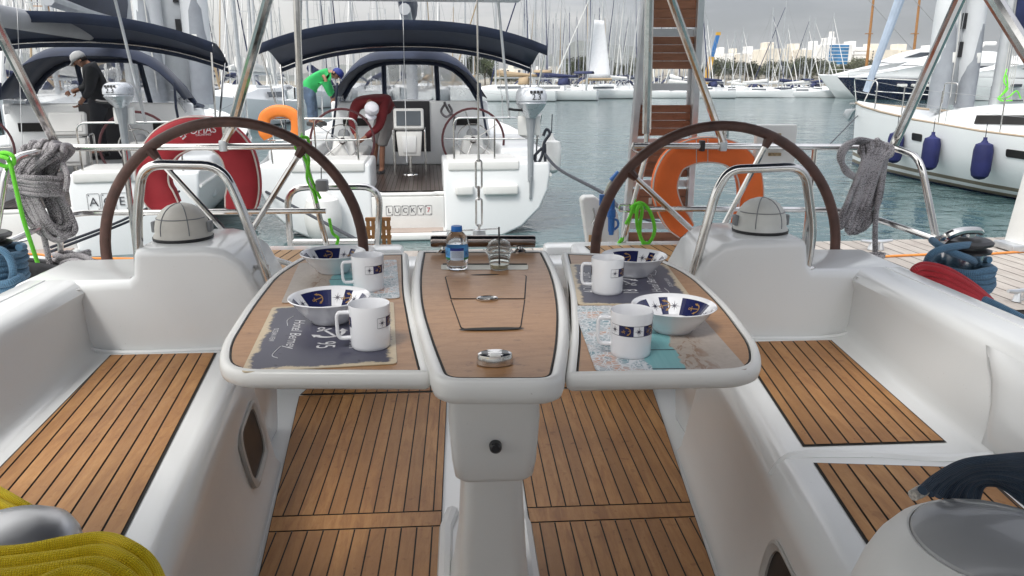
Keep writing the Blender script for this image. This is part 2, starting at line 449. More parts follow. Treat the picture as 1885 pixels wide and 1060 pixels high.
for s in (-1, 1):
    ys = yrange(.3, 2.34, 14)
    MB().loft([bench_sec(s, y) for y in ys]).build('bench', 'gel', Y, sharp=40)
    # planked seat, in one long run to port, broken by a raised band to starboard
    def seat(y0, y1, cut):
        P = [(s*xi(y0), y0), (s*xo(y0), y0), (s*xo(y1), y1), (s*(xi(y1)), y1)]
        if cut: P = [(s*xi(y0), y0), (s*xo(y0), y0+.0), (s*xo(y1), y1-.045), (s*xi(y1), y1)]
        q = MB(); planks(q, P, .4215, atan2(1, s*.132), .0385, .0045, off=.006)
        q.build('seat_planking', ['teak', 'dark'], Y, sharp=0, recalc=False)
    if s < 0: seat(.3, 2.27, False)
    else:
        seat(1.545, 2.265, False); seat(.3, 1.47, True)
        band = [(xi(1.5)-.078, 1.50, .375), (xi(1.5)-.055, 1.505, .405), (xi(1.5)-.01, 1.505, .42), (.86, 1.495, .42), (.98, 1.47, .42), (xo(1.5)+.05, 1.455, .43)]
        MB().tube(band, .012, 8, smooth=5).build('seat_band', 'gel', Y)
        # backrest pad moulding forward of the break
        q = MB(); secs = []
        for y, pr in ((.3, .016), (.7, .016), (1.1, .016), (1.3, .016), (1.42, .016), (1.46, .0155), (1.485, .013), (1.50, .008), (1.508, .002), (1.512, -.006)):
            sec = []; sl = max(0, min(1, (y-.8)/.5))
            for f_ in (0, .2, .45, .7, .9, 1.):
                zz = .436+(.612-.436)*f_; yy = y+sl*(.16*f_**1.5); o_ = xo(yy); w_ = XC-(o_+.07)
                K = [(o_+.06, .436), (o_+.07, .46), (o_+.07+w_*.38, .52), (o_+.07+w_*.72, .575), (XC-.012, .606), (XC+.002, .625)]
                for (x0, z0), (x1, z1) in zip(K, K[1:]):
                    if z0 <= zz <= z1+1e-6: xx = x0+(x1-x0)*(zz-z0)/(z1-z0); break
                e_ = pr if 0 < f_ < 1 else min(pr, .002)
                sec.append((xx-e_, yy, zz))
            secs.append(sec)
        q.loft(secs).build('backrest_pad', 'gel', Y)
    # helm pod with the after wall of the seat well
    P = [(.735, -.02), (.715, .30), (.66, .43), (.655, .50), (.675, .60), (.72, .685), (.77, .725), (.83, .738), (1.015, .738), (1.035, .732), (1.044, .715), (1.05, .655), (1.065, .64), (1.40, .636), (1.42, .60), (1.42, -.02)]
    q = MB(); sh = lambda x, z, y: (s*x, y+.075*max(0, z-.42)+(.03 if y > 2.5 else 0)*0, z)
    q.prism([sh(x, z, 2.30) for x, z in P], (0, .34, 0)); q.bevel(.028, 4, 50)
    pod = q.build('helm_pod', 'gel', Y, sharp=45)
    # bead where pod wall meets the seat
    MB().tube([(s*(xi(2.29)-.05), 2.293, .425), (s*(xo(2.29)+.03), 2.293, .425), (s*(xo(2.29)+.10), 2.296, .50), (s*(XC+.0), 2.302, .622)], .008, 6, smooth=5).build('seat_bead', 'gel', Y)
    # compass under its ribbed cover
    cx, cy, cz = s*.94, 2.475, .742
    prof = [(0, .110), (.020, .108), (.040, .101), (.057, .089), (.070, .072), (.078, .053), (.082, .034), (.083, .016), (.088, .011), (.089, .0)]
    cp = MB().lathe(prof, 40, Matrix.Translation((cx, cy, cz))).build('compass', mat('compass_cover', (.60, .58, .53) if s < 0 else (.62, .63, .60), .45, var=.1, vs=9, bmp=.12), pod, sharp=50)
    q = MB()
    for a in (-.55, .55):          # seams over the dome
        q.tube([(cx+sin(a)*r_, cy-cos(a)*r_, cz+z_) for r_, z_ in prof[:8]], .0018, 5, smooth=3)
    q.tube([(cx+.0745*cos(a), cy+.0745*sin(a), cz+.065) for a in yrange(pi*1.03, pi*1.97, 16)], .0016, 5)
    q.build('cover_seams', 'greyplast', pod)
    for k in (-1, 1):
        q = MB(); q.box((cx+k*.086, cy, cz+.035), (.014, .03, .035)); q.bevel(.004); q.build('compass_bracket', 'greyplast', pod)
    MB().lathe([(.0905, -.004), (.0915, .004), (.0905, .006)], 36, Matrix.Translation((cx, cy, cz))).build('gasket', 'black', pod)
# grab rails round the compasses
def rail_px(pts, y, r=.0135, fl=.06):
    return fillet([at(u, v, y=y) for u, v in pts], fl, 6)
def grab(pts, y, foot, name='grab_rail'):
    q = MB(); q.tube(rail_px(pts, y), .0145, 12)
    for f in foot:
        p = at(*f, y=y); q.lathe([(.0, .0), (.028, 0), (.028, .004), (.018, .009), (.0, .009)], 16, Matrix.Translation((p.x, p.y, .637 if abs(p.x) > .7 else p.z)))
    o = q.build(name, 'steel', Y); return o
gl = grab([(257, 507), (252, 400), (262, 302), (408, 305), (440, 372), (490, 505), (510, 560)], 2.36, [(257, 504)])
gr = grab([(1484, 500), (1497, 425), (1482, 306), (1342, 312), (1318, 352), (1275, 505), (1262, 560)], 2.36, [(1484, 498)])
for g_, (a, b_) in ((gl, ((458, 493), (492, 491))), (gr, ((1302, 494), (1283, 490)))):
    A, B = at(*a, y=2.42), at(*b_, y=2.36)
    q = MB(); q.tube([A, B], .008, 10); q.lathe([(0, 0), (.022, 0), (.022, .005), (.008, .009)], 16, aim(A, B-A)); q.build('rail_stub', 'steel', g_)

# ---------------------------------------------------------------- steering wheels
def wheel(cx, cy, cz, rad, a0, tilt, rr, spk, parent, rim_m='leather', nsp=5, hubr=.05, name='steering_wheel', detail=True, inner=False):
    mt = Matrix.Translation((cx, cy, cz)) @ Matrix.Rotation(tilt, 4, 'X')
    w = thing(name, None, None, (cx, cy, cz)); del_keys(w); par(w, parent)
    nn = 72 if detail else 36
    MB().tube([mt @ Vector((rad*cos(2*pi*i/nn), 0, rad*sin(2*pi*i/nn))) for i in range(nn)], rr, 12 if detail else 6, True).build('rim', rim_m, w)
    q = MB(); q2 = MB()
    for k in range(nsp):
        a = a0+2*pi*k/nsp; d = Vector((cos(a), 0, sin(a)))
        q.tube([mt @ (d*.03+Vector((0, .05, 0))), mt @ (d*(rad-.03))], spk, 8)
        if detail: MB().tube([mt @ (d*(rad-.045)), mt @ (d*(rad-.005))], [spk*1.25, spk*2.0], 8).build('spoke_collar', rim_m, w)
    if inner: q.tube([mt @ Vector((rad*.52*cos(2*pi*i/30), .02, rad*.52*sin(2*pi*i/30))) for i in range(30)], spk*.9, 6, True)
    q.build('spokes', 'steel', w)
    q2.bm.free()
    MB().lathe([(0, -.03), (hubr*.6, -.03), (hubr, -.01), (hubr, .05), (hubr*.8, .08), (0, .08)], 20, mt @ Matrix.Rotation(-pi/2, 4, 'X')).build('hub', 'steel', w)
    return w
def del_keys(o):
    for k in ('label', 'category', 'group'):
        if k in o: del o[k]
for (u0, u1, vt, vm, a0) in ((183, 678, 214, 447, R(54.5)), (1087, 1547, 222, 447, R(67))):
    yw = 2.74
    A, B, T = at(u0, vm, y=yw), at(u1, vm, y=yw), at((u0+u1)/2, vt, y=yw)
    rad = (B.x-A.x)/2-.018; cz = T.z-.018-rad
    wheel((A.x+B.x)/2, yw, cz, rad, a0, R(-3), .0185, .0105, Y)
    MB().box(((A.x+B.x)/2, yw+.0, cz-.25), (.01, .01, .01)).build('shaft', 'steel', Y) if False else None

# ---------------------------------------------------------------- cockpit sole
q = MB(); q.box((0, 1.95, -.025), (1.7, 3.6, .04)); q.build('cockpit_sole', 'gel', Y)
def sole(poly):
    q = MB(); planks(q, poly, .002, pi/2, .0435, .0042, off=.02, edge=.0025); return q.build('sole_planking', ['teak', 'dark'], Y, sharp=0, recalc=False)
G = .125
for s in (-1, 1):
    e = lambda y: s*(xs(y)-.012)
    sole([(s*G, .5), (e(.5), .5), (e(1.941), 1.941), (s*(G+.0), 1.941)])
    q = MB(); planks(q, [(s*G, 1.942), (e(1.942), 1.942), (e(2.02), 2.02), (s*G, 2.02)], .002, 0, .09, .004, off=1.938, edge=.0025); q.build('sole_batten', ['teak', 'dark'], Y, sharp=0, recalc=False)
    sole([(s*(G-.0), 2.021), (e(2.021), 2.021), (s*.718, 2.92), (s*(G-.0), 2.92)])
    q = MB(); planks(q, [(s*.1, 2.93), (s*.718, 2.93), (s*.6, 3.4), (s*.1, 3.4)], .002, pi/2, .0435, .0045, off=.02); q.build('hatch_planking', ['teak', 'dark'], Y, sharp=0, recalc=False)
    # white kerbs of the channel round the table foot
    MB().tube([(s*(G-.012), .5, .0), (s*(G-.012), 1.93, .0), (s*(G-.03), 2.02, .0)], .02, 8).build('sole_kerb', 'gel', Y)
# flush port in the port bench front, pad eye and oval port to starboard
def wall_frame(s, y, z):
    """frame on the bench front: origin, along-boat and up-the-wall axes"""
    f = lambda yy, zz: Vector((s*(xs(yy)+.03+(zz-.12)*.19), yy, zz))
    o = f(y, z); ux = (f(y+.1, z)-o); uz = (f(y, z+.1)-o); n = ux.cross(uz)
    if n.x*s > 0: n = -n
    return o, ux.normalized(), uz.normalized(), n.normalized()
def port(s, y, z, w, h, name, rad=.06):
    o, ux, uz, n = wall_frame(s, y, z)
    out = rpoly([o+ux*a*w/2+uz*b_*h/2 for a, b_ in ((-1, -1), (1, -1), (1, 1), (-1, 1))], rad, 6)
    q = MB(); c = sum(out, Vector())/len(out)
    ins = [c+(p-c)*.80 for p in out]
    q.loft([[p+n*.001 for p in out], [p+n*.012 for p in out], [c+(p-c)*.93+n*.014 for p in out], [p+n*.008 for p in ins], [p-n*.005 for p in ins]], closed=True)
    fr = q.build(name, 'greyw', Y)
    MB().prism([p-n*.006 for p in ins], n*.009).build('pane', 'glassdark', fr)
M['greyw'] = mat('port_frame', (.42, .41, .39), .35, var=.08)
M['glassdark'] = mat('smoked_acrylic', (.016, .015, .015), .3, var=.3, spec=.25)
port(-1, 2.12, .19, .30, .185, 'bench_port', .07)
port(1, 1.32, .20, .26, .15, 'bench_port', .07)
p, ux, uz, n = wall_frame(1, 2.40, .28)
q = MB(); q.tube([p+uz*.035+n*.004, p+uz*.03+n*.022, p+n*.03, p-uz*.03+n*.022, p-uz*.035+n*.004], .004, 8); q.lathe([(0, 0), (.016, 0), (.016, .004), (0, .005)], 14, aim(p+uz*.035, n)); q.lathe([(0, 0), (.016, 0), (.016, .004), (0, .005)], 14, aim(p-uz*.035, n)); q.build('pad_eye', 'steel', Y)

# ---------------------------------------------------------------- decks, helm seats, transom, hull
DZ = .60
for s in (-1, 1):
    q = MB()
    secs = []
    for y in (-.6, .6, 1.6, 2.4, 3.0, 3.65):
        e = 2.02-.018*(y-1.6)**2*(1 if y < 1.6 else 1.2)
        zz = .37
        secs.append([(s*(XC+.1), y, zz), (s*(e-.08), y, zz-.012), (s*(e-.03), y, zz-.01), (s*(e-.028), y, zz+.02), (s*(e+.0), y, zz+.02), (s*(e+.02), y, zz-.01), (s*(e-.02), y, .1), (s*(e-.35), y, -.6), (s*(e-.6), y, -1.0)])
    q.loft(secs); q.build('side_deck', 'gelw', Y)
    q = MB(); q.box((s*1.63, 3.12, .28), (.70, 1.0, .2)); q.bevel(.02, 3); q.build('after_deck', 'gelw', Y)
    q = MB(); q.box((s*.86, 3.32, .22), (.80, .62, .50)); q.bevel(.03, 3); q.build('helm_seat', 'gelw', Y)
    q = MB(); planks(q, [(s*.56, 3.1), (s*1.16, 3.06), (s*1.20, 3.53), (s*.52, 3.53)], .4715, pi/2+s*.12, .05, .006); q.build('helm_seat_planking', ['teakh', 'dark'], Y, sharp=0, recalc=False)
    q = MB(); q.prism([(s*.34, 3.58, -.45), (s*1.95, 3.58, -.45), (s*1.98, 3.58, .385), (s*1.27, 3.58, .385), (s*1.25, 3.58, .46), (s*.34, 3.58, .46)], (0, .12, 0)); q.bevel(.02, 2); q.build('transom', 'gelw', Y)
q = MB(); q.box((0, 3.5, .36), (1.1, .22, .12)); q.bevel(.02, 3); q.build('transom_gate', 'gelw', Y)
q = MB(); q.box((0, -.1, .33), (3.2, 1.5, .62)); q.bevel(.04, 3); q.build('coachroof', 'gelw', Y)
# unseen canvas over companionway and helm, added and sized to shade the cockpit
M['canvasnavy'] = mat('navy_canvas', (.012, .021, .05), .75, var=.25, vs=3, bmp=.15, bs=400, sheen=.1)
M['canvasblue'] = mat('blue_canvas', (.012, .02, .075), .75, var=.25, vs=3, bmp=.15, bs=400)
q = MB(); q.loft([[(-1.28, y, 1.25), (-1.1, y, z-.14), (-.7, y, z-.03), (0, y, z), (.7, y, z-.03), (1.1, y, z-.14), (1.28, y, 1.25)] for y, z in ((-.8, 1.55), (-.3, 1.68), (.3, 1.72), (.78, 1.68))])
q.build('spray_hood', 'canvasnavy', Y, solid=.006)
q = MB(); q.grid(lambda u, v: Vector(((u-.5)*3.3, 1.0+v*2.5, 2.10-.22*(2*u-1)**2)), 12, 6); q.build('bimini', 'canvasnavy', Y, solid=.006)

# ---------------------------------------------------------------- pushpit, bimini frame, backstay
YP = 3.6
def tube_px(pts, y, r, name, fl=.08, parent=Y, m_='steel', n=10):
    ys = y if isinstance(y, (list, tuple)) else [y]*len(pts)
    q = MB(); q.tube(fillet([at(u, v, y=yy) for (u, v), yy in zip(pts, ys)], fl, 6), r, n); return q.build(name, m_, parent)
for nm, pts, ys in (('pushpit', [(562, 269), (104, 272), (14, 292), (-20, 500)], [YP, YP, 3.28, 3.2]), ('pushpit', [(1167, 268), (1645, 271), (1694, 290), (1737, 510)], [YP, YP, 3.28, 3.2])):
    o = tube_px(pts, ys, .0155, nm, .10, n=12)
    lft = nm and pts[0][0] < 900
    if lft: segs = [([(600, 388), (135, 392), (0, 452)], [YP, YP, 3.22]), ([(228, 275), (256, 505)], [YP, 3.56]), ([(556, 270), (606, 470)], [YP, 3.62]), ([(105, 272), (112, 470)], [YP, 3.6])]
    else: segs = [([(1158, 384), (1545, 386), (1612, 402), (1722, 440)], [YP, YP, 3.5, 3.2]), ([(1500, 272), (1478, 470)], [YP, 3.58]), ([(1190, 285), (1143, 460)], [YP, 3.62])]
    for pts2, ys2 in segs: tube_px(pts2, ys2, .013, 'pushpit_rail', .08, o)
    for u in ((412,) if lft else (1330,)):
        p = at(u, 268, y=YP); q = MB(); q.box(p, (.035, .042, .05)); q.bevel(.006); q.build('rail_clamp', 'alu', o)
        q = MB(); q.box(p+Vector((.012, 0, .07)), (.024, .024, .08)); q.bevel(.006); q.build('tube_socket', 'steel', o)
    if lft:
        p = at(593, 341, y=3.6); q = MB(); q.box(p, (.055, .05, .055)); q.bevel(.01); q.build('rail_joint', 'greyplast', o)
        tube_px([(536, 455), (527, 345), (700, 343), (695, 455)], 3.9, .017, 'boarding_gate', .10, o)
        tube_px([(530, 445), (690, 444)], 3.9, .014, 'gate_rail', .05, o)
    else:
        tube_px([(1167, 262), (1162, 273), (1172, 281), (1186, 278)], 3.6, .005, 'wire_loop', .02, o)
        tube_px([(1167, 378), (1140, 376), (1138, 388), (1165, 390)], 3.6, .005, 'wire_loop', .02, o)
for pts, ys, r in (([(430, 228), (412, 262)], [3.58, 3.6], .019), ([(503, -40), (428, 232)], [3.2, 3.58], .0225), ([(-30, 0), (104, 268)], [2.9, 3.6], .019), ([(544, -40), (556, 265)], [3.66, 3.66], .0155),
                   ([(1196, -40), (1190, 245)], [3.55, 3.62], .021), ([(1191, 240), (1190, 262)], [3.62, 3.62], .013), ([(1222, -40), (1331, 262)], [3.2, 3.6], .0185), ([(1784, -40), (1646, 266)], [2.9, 3.6], .0225), ([(1818, -20), (1900, 110)], [2.3, 2.2], .0225)):
    tube_px(pts, ys, r, 'bimini_frame', .05)
M['steeld'] = mat('brown_steel', (.30, .26, .24), .2, 1, var=.2, vs=12)
# backstay with its turnbuckles
A, B, D_ = at(878, -60, y=3.72), at(881, 285, y=3.72), at(882, 425, y=3.72)
bs_ = MB().tube([A, B], .0045, 8).build('backstay', 'steel', Y)
q = MB()
def turnb(a, b):
    d = b-a; sx = Vector((1, 0, 0))
    q.tube([a, a+d*.18], .006, 8); q.tube([b-d*.18, b], .006, 8)
    for k in (-1, 1): q.tube(fillet([a+d*.12, a+d*.16+sx*k*.014, b-d*.16+sx*k*.014, b-d*.12], .02, 3), .0048, 8)
turnb(B, B+(D_-B)*.5); turnb(B+(D_-B)*.5, D_)
q.box(at(881, 352, y=3.72), (.012, .012, .05)); q.build('turnbuckle', 'steel', bs_)
q = MB(); q.lathe([(0, -.0), (.05, 0), (.05, .02), (.032, .026), (.03, .05), (.0, .05)], 20, Matrix.Translation(D_+Vector((0, 0, -.045)))); q.build('chain_plate', 'alu', bs_)
q = MB(); A = at(795, 427, y=3.73); B = at(917, 421, y=3.73); q.tube([A, B], .004, 6); q.build('cross_pin', 'steel', bs_)
# boarding ladder of slotted teak on the transom
lad = MB(); o_ = at(697, 428, y=3.95)
for i in range(5):
    lad.box(o_+Vector(((i-2)*.026, 0, 0)), (.018, .02, .15))
for j in range(4): lad.box(o_+Vector((0, 0, -.07+j*.047)), (.13, .022, .018))
lad.bevel(.002, 1); lad.build('boarding_ladder', 'teak', Y)
# winches
def winch(cx, cy, cz, r=.075, top='chrome', parent=Y):
    w = MB().lathe([(r*1.5, -.16), (r*1.5, -.03), (r*1.4, -.012), (r*1.18, -.01), (r*1.18, -.01), (r*1.18, -.01), (r*1.2, .015), (r*1.0, .035), (r*.9, .05), (r*.84, .09), (r*.86, .12), (r*.95, .135)], 32, Matrix.Translation((cx, cy, cz))).build('winch', 'steel', parent)
    MB().lathe([(r*.95, .133), (r*1.12, .136), (r*1.16, .143), (r*.9, .15), (r*.9, .158), (r*1.16, .163), (r*1.2, .172), (r*1.05, .18), (0, .182)], 32, Matrix.Translation((cx, cy, cz))).build('self_tailer', 'black', w)
    q = MB(); q.tube([Vector((cx, cy, cz))+Vector(p) for p in ((-r*1.15, -r*.1, .165), (-r*1.05, -r*.35, .195), (-r*.5, -r*.4, .212), (r*.3, -r*.3, .212), (r*.7, -r*.05, .2))], [.014, .016, .014, .013, .01], 10, smooth=4)
    q.lathe([(0, .018), (.022, .018), (.03, .01), (.03, 0)], 20, Matrix.Translation((cx, cy, cz+.19))); q.build('feeder_arm', 'steel', w)
    return w
WR = at(1762, 532, z=.52); WL = at(-14, 528, z=.50); WL.z = .52
winch(WR.x, WR.y, .52); winch(WL.x, WL.y, .52)
# cabin-top winches beside the companionway, seen from above
M['greydish'] = mat('dark_grey_dish', (.34, .345, .35), .34, var=.1, coat=.4)
M['steelm'] = mat('brushed_steel', (.56, .56, .57), .32, .9, var=.12, vs=6, rv=.2)
for s, c, k_ in ((-1, at(8, 968, z=.72), .80), (1, at(1835, 1052, z=.72), 1.12)):
    T = Matrix.Translation((c.x, c.y, c.z-.10)) @ Matrix.Scale(k_, 4)
    if s < 0:
        MB().lathe([(0, .125), (.04, .124), (.07, .118), (.086, .107), (.094, .09), (.096, .075), (.088, .06), (.075, .03), (.08, -.06), (.1, -.08), (.1, -.12)], 40, T).build('cabin_winch', 'steelm', Y)
    else:       # moulded pod with a dished grey top
        o = MB().lathe([(.078, .1195), (.080, .1195), (.093, .109), (.106, .09), (.116, .066), (.126, .03), (.135, -.03), (.14, -.12)], 48, T).build('cabin_pod', 'plast', Y)
        q = MB(); q.lathe([(.0775, .1185), (.076, .122), (.065, .128), (.045, .133), (.025, .1355), (0, .136)], 48, T); q.build('pod_lid', 'greydish', o)
# ================================================================ cockpit table
TZ = .70
T_ = thing('cockpit_table', 'white drop-leaf cockpit table with a wood veneer top on a single pedestal', 'table', (0, 1.4, 0))
M['rimw'] = gel('table_rim', (.72, .72, .70), .32)
def slab(P, z, th, rim, sink, name, bev=.011):
    """a moulded tray: outline with a raised lip round a sunken floor"""
    q = MB(); n = len(P)
    c = sum((Vector((p.x, p.y, 0)) for p in P), Vector())/n
    area = sum(P[i].x*P[(i+1) % n].y-P[(i+1) % n].x*P[i].y for i in range(n)); sg = 1 if area > 0 else -1
    def off(d):
        out = []
        for i in range(n):
            a, b, e = P[i-1], P[i], P[(i+1) % n]
            t0 = Vector((b.x-a.x, b.y-a.y, 0)); t1 = Vector((e.x-b.x, e.y-b.y, 0))
            t0 = t0.normalized() if t0.length > 1e-6 else t1.normalized(); t1 = t1.normalized() if t1.length > 1e-6 else t0
            n0 = Vector((-t0.y, t0.x, 0))*sg; n1 = Vector((-t1.y, t1.x, 0))*sg; m_ = (n0+n1)
            m_ = m_.normalized() if m_.length > 1e-6 else n0
            k = d/max(.4, m_.dot(n0)); out.append(Vector((b.x, b.y, 0))+m_*k)
        return out
    lay = lambda d, h: [Vector((p.x, p.y, h)) for p in off(d)]
    q.loft([lay(.03, z-th), lay(.012, z-th), lay(.003, z-th+.006), lay(0, z-th+.016), lay(0, z-.012), lay(.003, z-.004), lay(.008, z), lay(rim-.006, z), lay(rim-.001, z-.002), lay(rim, z-sink)], closed=True, caps=True)
    o = q.build(name, 'rimw', T_, sharp=50)
    return o, lay
Pl = lambda pts, z: [at(u, v, z=z) for u, v in pts]
LEAF_L = Pl([(796, 690), (404, 688), (402, 640), (450, 565), (497, 508), (535, 484), (560, 471), (752, 466), (757, 540), (775, 620)], TZ)
LEAF_R = Pl([(1040, 693), (1402, 686), (1402, 640), (1345, 565), (1288, 512), (1248, 489), (1200, 472), (1033, 465), (1048, 540), (1050, 620)], TZ)
for P, rad in ((LEAF_L, [.02, .09, .09, .12, .10, .09, .07, .02, .1, .1]), (LEAF_R, [.02, .09, .09, .12, .10, .09, .07, .02, .1, .1])):
    P = rpoly(P, rad, 6)
    leaf, lay = slab(P, TZ+.004, .038, .020, .006, 'leaf')
    q = MB(); v = lay(.0235, TZ-.0005); q.face([(p.x, p.y, p.z+.0006) for p in v]); q.build('veneer_panel', 'veneer', leaf, sharp=0)
    q = MB(); q.tube([(p.x, p.y, TZ-.0012) for p in lay(.0222, 0)], .0022, 5, True); q.build('edge_seal', 'dark', leaf)
CZ = TZ+.012
P = rpoly(Pl([(800, 706), (1036, 706), (1047, 640), (1047, 570), (1033, 508), (1008, 462), (768, 462), (757, 510), (757, 565), (775, 635)], CZ), [.05, .05, .2, .2, .2, .03, .03, .2, .2, .2], 6)
cs, lay = slab(P, CZ+.004, .048, .022, .006, 'centre_section')
q = MB(); q.face([(p.x, p.y, CZ+.0001) for p in lay(.0265, 0)]); q.build('veneer_panel', 'veneer', cs, sharp=0)
q = MB(); q.tube([(p.x, p.y, CZ-.0006) for p in lay(.0252, 0)], .0024, 5, True); q.build('edge_seal', 'dark', cs)
# bottle locker lid in two flaps
for pts in ([(818, 508), (970, 506), (967, 551), (829, 551)], [(829, 552), (967, 552), (959, 607), (849, 608)]):
    hole = rpoly(Pl(pts, CZ), [.02, .02, .003, .003] if pts[0][1] < 540 else [.003, .003, .02, .02], 4)
    q = MB(); q.face([p+Vector((0, 0, .0008)) for p in hole], 1)
    c = sum(hole, Vector())/len(hole); q.face([c+(p-c)*.968+Vector((0, 0, .0018)) for p in hole], 0)
    q.build('locker_lid', ['veneer', 'dark'], cs, sharp=0)
for u, v, w, h in ((893, 507, .04, .007), (905, 607, .07, .010)):
    p = at(u, v, z=CZ); q = MB(); q.face([p+Vector((w*cos(a), h*sin(a), .0026)) for a in yrange(0, 2*pi*.97, 20)]); q.build('finger_notch', 'dark', cs)
p = at(897, 550.5, z=CZ+.003)
q = MB(); q.lathe([(1, 0), (1, .003), (.9, .005), (.72, .004), (.62, -.001), (0, -.001)], 28, Matrix.Translation(p) @ Matrix.Diagonal((.026, .017, 1, 1))); q.build('flush_pull', 'steel', cs)
q = MB(); q.box(p+Vector((0, 0, .0035)), (.030, .007, .003)); q.build('pull_tongue', 'greyplast', cs)
p = at(911, 668, z=CZ+.002)
q = MB(); q.lathe([(1, 0), (1, .012), (.93, .019), (.8, .021), (0, .021)], 36, Matrix.Translation(p) @ Matrix.Diagonal((.034, .022, 1, 1)))
lt = q.build('latch', 'steel', cs)
q = MB(); q.box(p+Vector((0, -.016, .0205)), (.020, .016, .006)); q.bevel(.002); q.build('latch_button', 'plast', lt)
for k in (-1, 1):
    q = MB(); q.box(p+Vector((k*.019, -.002, .0215)), (.012, .012, .002)); q.build('latch_recess', 'greyplast', lt)
M['traym'] = mat('cream_tray', (.56, .54, .46), .35)
pts = Pl([(812, 497), (972, 497), (972, 487), (812, 487)], CZ)
q = MB(); q.face([p+Vector((0, 0, .0012)) for p in rpoly(pts, .012, 5)]); tr = q.build('bottle_tray', 'traym', cs, sharp=0)
MB().bar(at(815, 486, z=CZ+.002), at(970, 486, z=CZ+.002), .006, .003).build('tray_edge', 'dark', tr)
# grab bar across the after end
A, B = at(793, 444, y=2.33), at(985, 444, y=2.33)
q = MB(); q.tube([A, A+(B-A)*.02, A+(B-A)*.98, B], [.017, .019, .019, .017], 16); gb = q.build('grab_bar', 'steeld', T_)
for u in (816, 957):
    p = at(u, 444, y=2.33); q = MB(); q.tube([p, (p.x, p.y-.01, CZ)], .0085, 12); q.lathe([(0, 0), (.02, 0), (.02, .004), (.009, .012)], 16, Matrix.Translation((p.x, p.y-.01, CZ))); q.build('bar_post', 'steel', gb)
# pedestal
q = MB(); secs = []
for z, w, y0 in ((.668, .085, 1.345), (.60, .088, 1.345), (.50, .083, 1.36), (.462, .078, 1.372), (.448, .068, 1.385), (.446, .05, 1.40)):
    secs.append(rpoly([Vector((-w, y0, z)), Vector((w, y0, z)), Vector((w, y0+.5, z)), Vector((-w, y0+.5, z))], .022, 5))
xoff = .004
q.loft([[p+Vector((xoff, 0, 0)) for p in s_] for s_ in secs], closed=True, caps=True); ped = q.build('pedestal_head', 'rimw', T_, sharp=60)
p = at(912, 820, y=1.352); 
q = MB(); q.lathe([(0, .016), (.008, .016), (.0115, .012), (.0125, 0)], 20, aim(p, (0, -1, 0))); q.box(p+Vector((-.004, -.012, .006)), (.006, .004, .01)); q.build('knob', 'black', ped)
secs = []
for z, w, y0 in ((.45, .060, 1.43), (.3, .068, 1.44), (.12, .078, 1.45), (.03, .092, 1.44), (0.0, .105, 1.42)):
    secs.append(rpoly([Vector((-w+xoff, y0, z)), Vector((w+xoff, y0, z)), Vector((w+xoff, y0+.36, z)), Vector((-w+xoff, y0+.36, z))], .035, 6))
q = MB(); q.loft(secs, closed=True, caps=True); q.build('column', 'rimw', T_, sharp=60)
for k in (-1, 1):
    q = MB(); q.box((xoff+k*.098, 1.62, .61), (.006, .10, .10)); q.bevel(.002); q.build('hinge_plate', 'greyplast', ped)
    q = MB(); q.box((xoff+k*.095, 1.75, .63), (.05, .5, .05)); q.bevel(.004); q.build('leaf_bracket', 'rimw', T_)
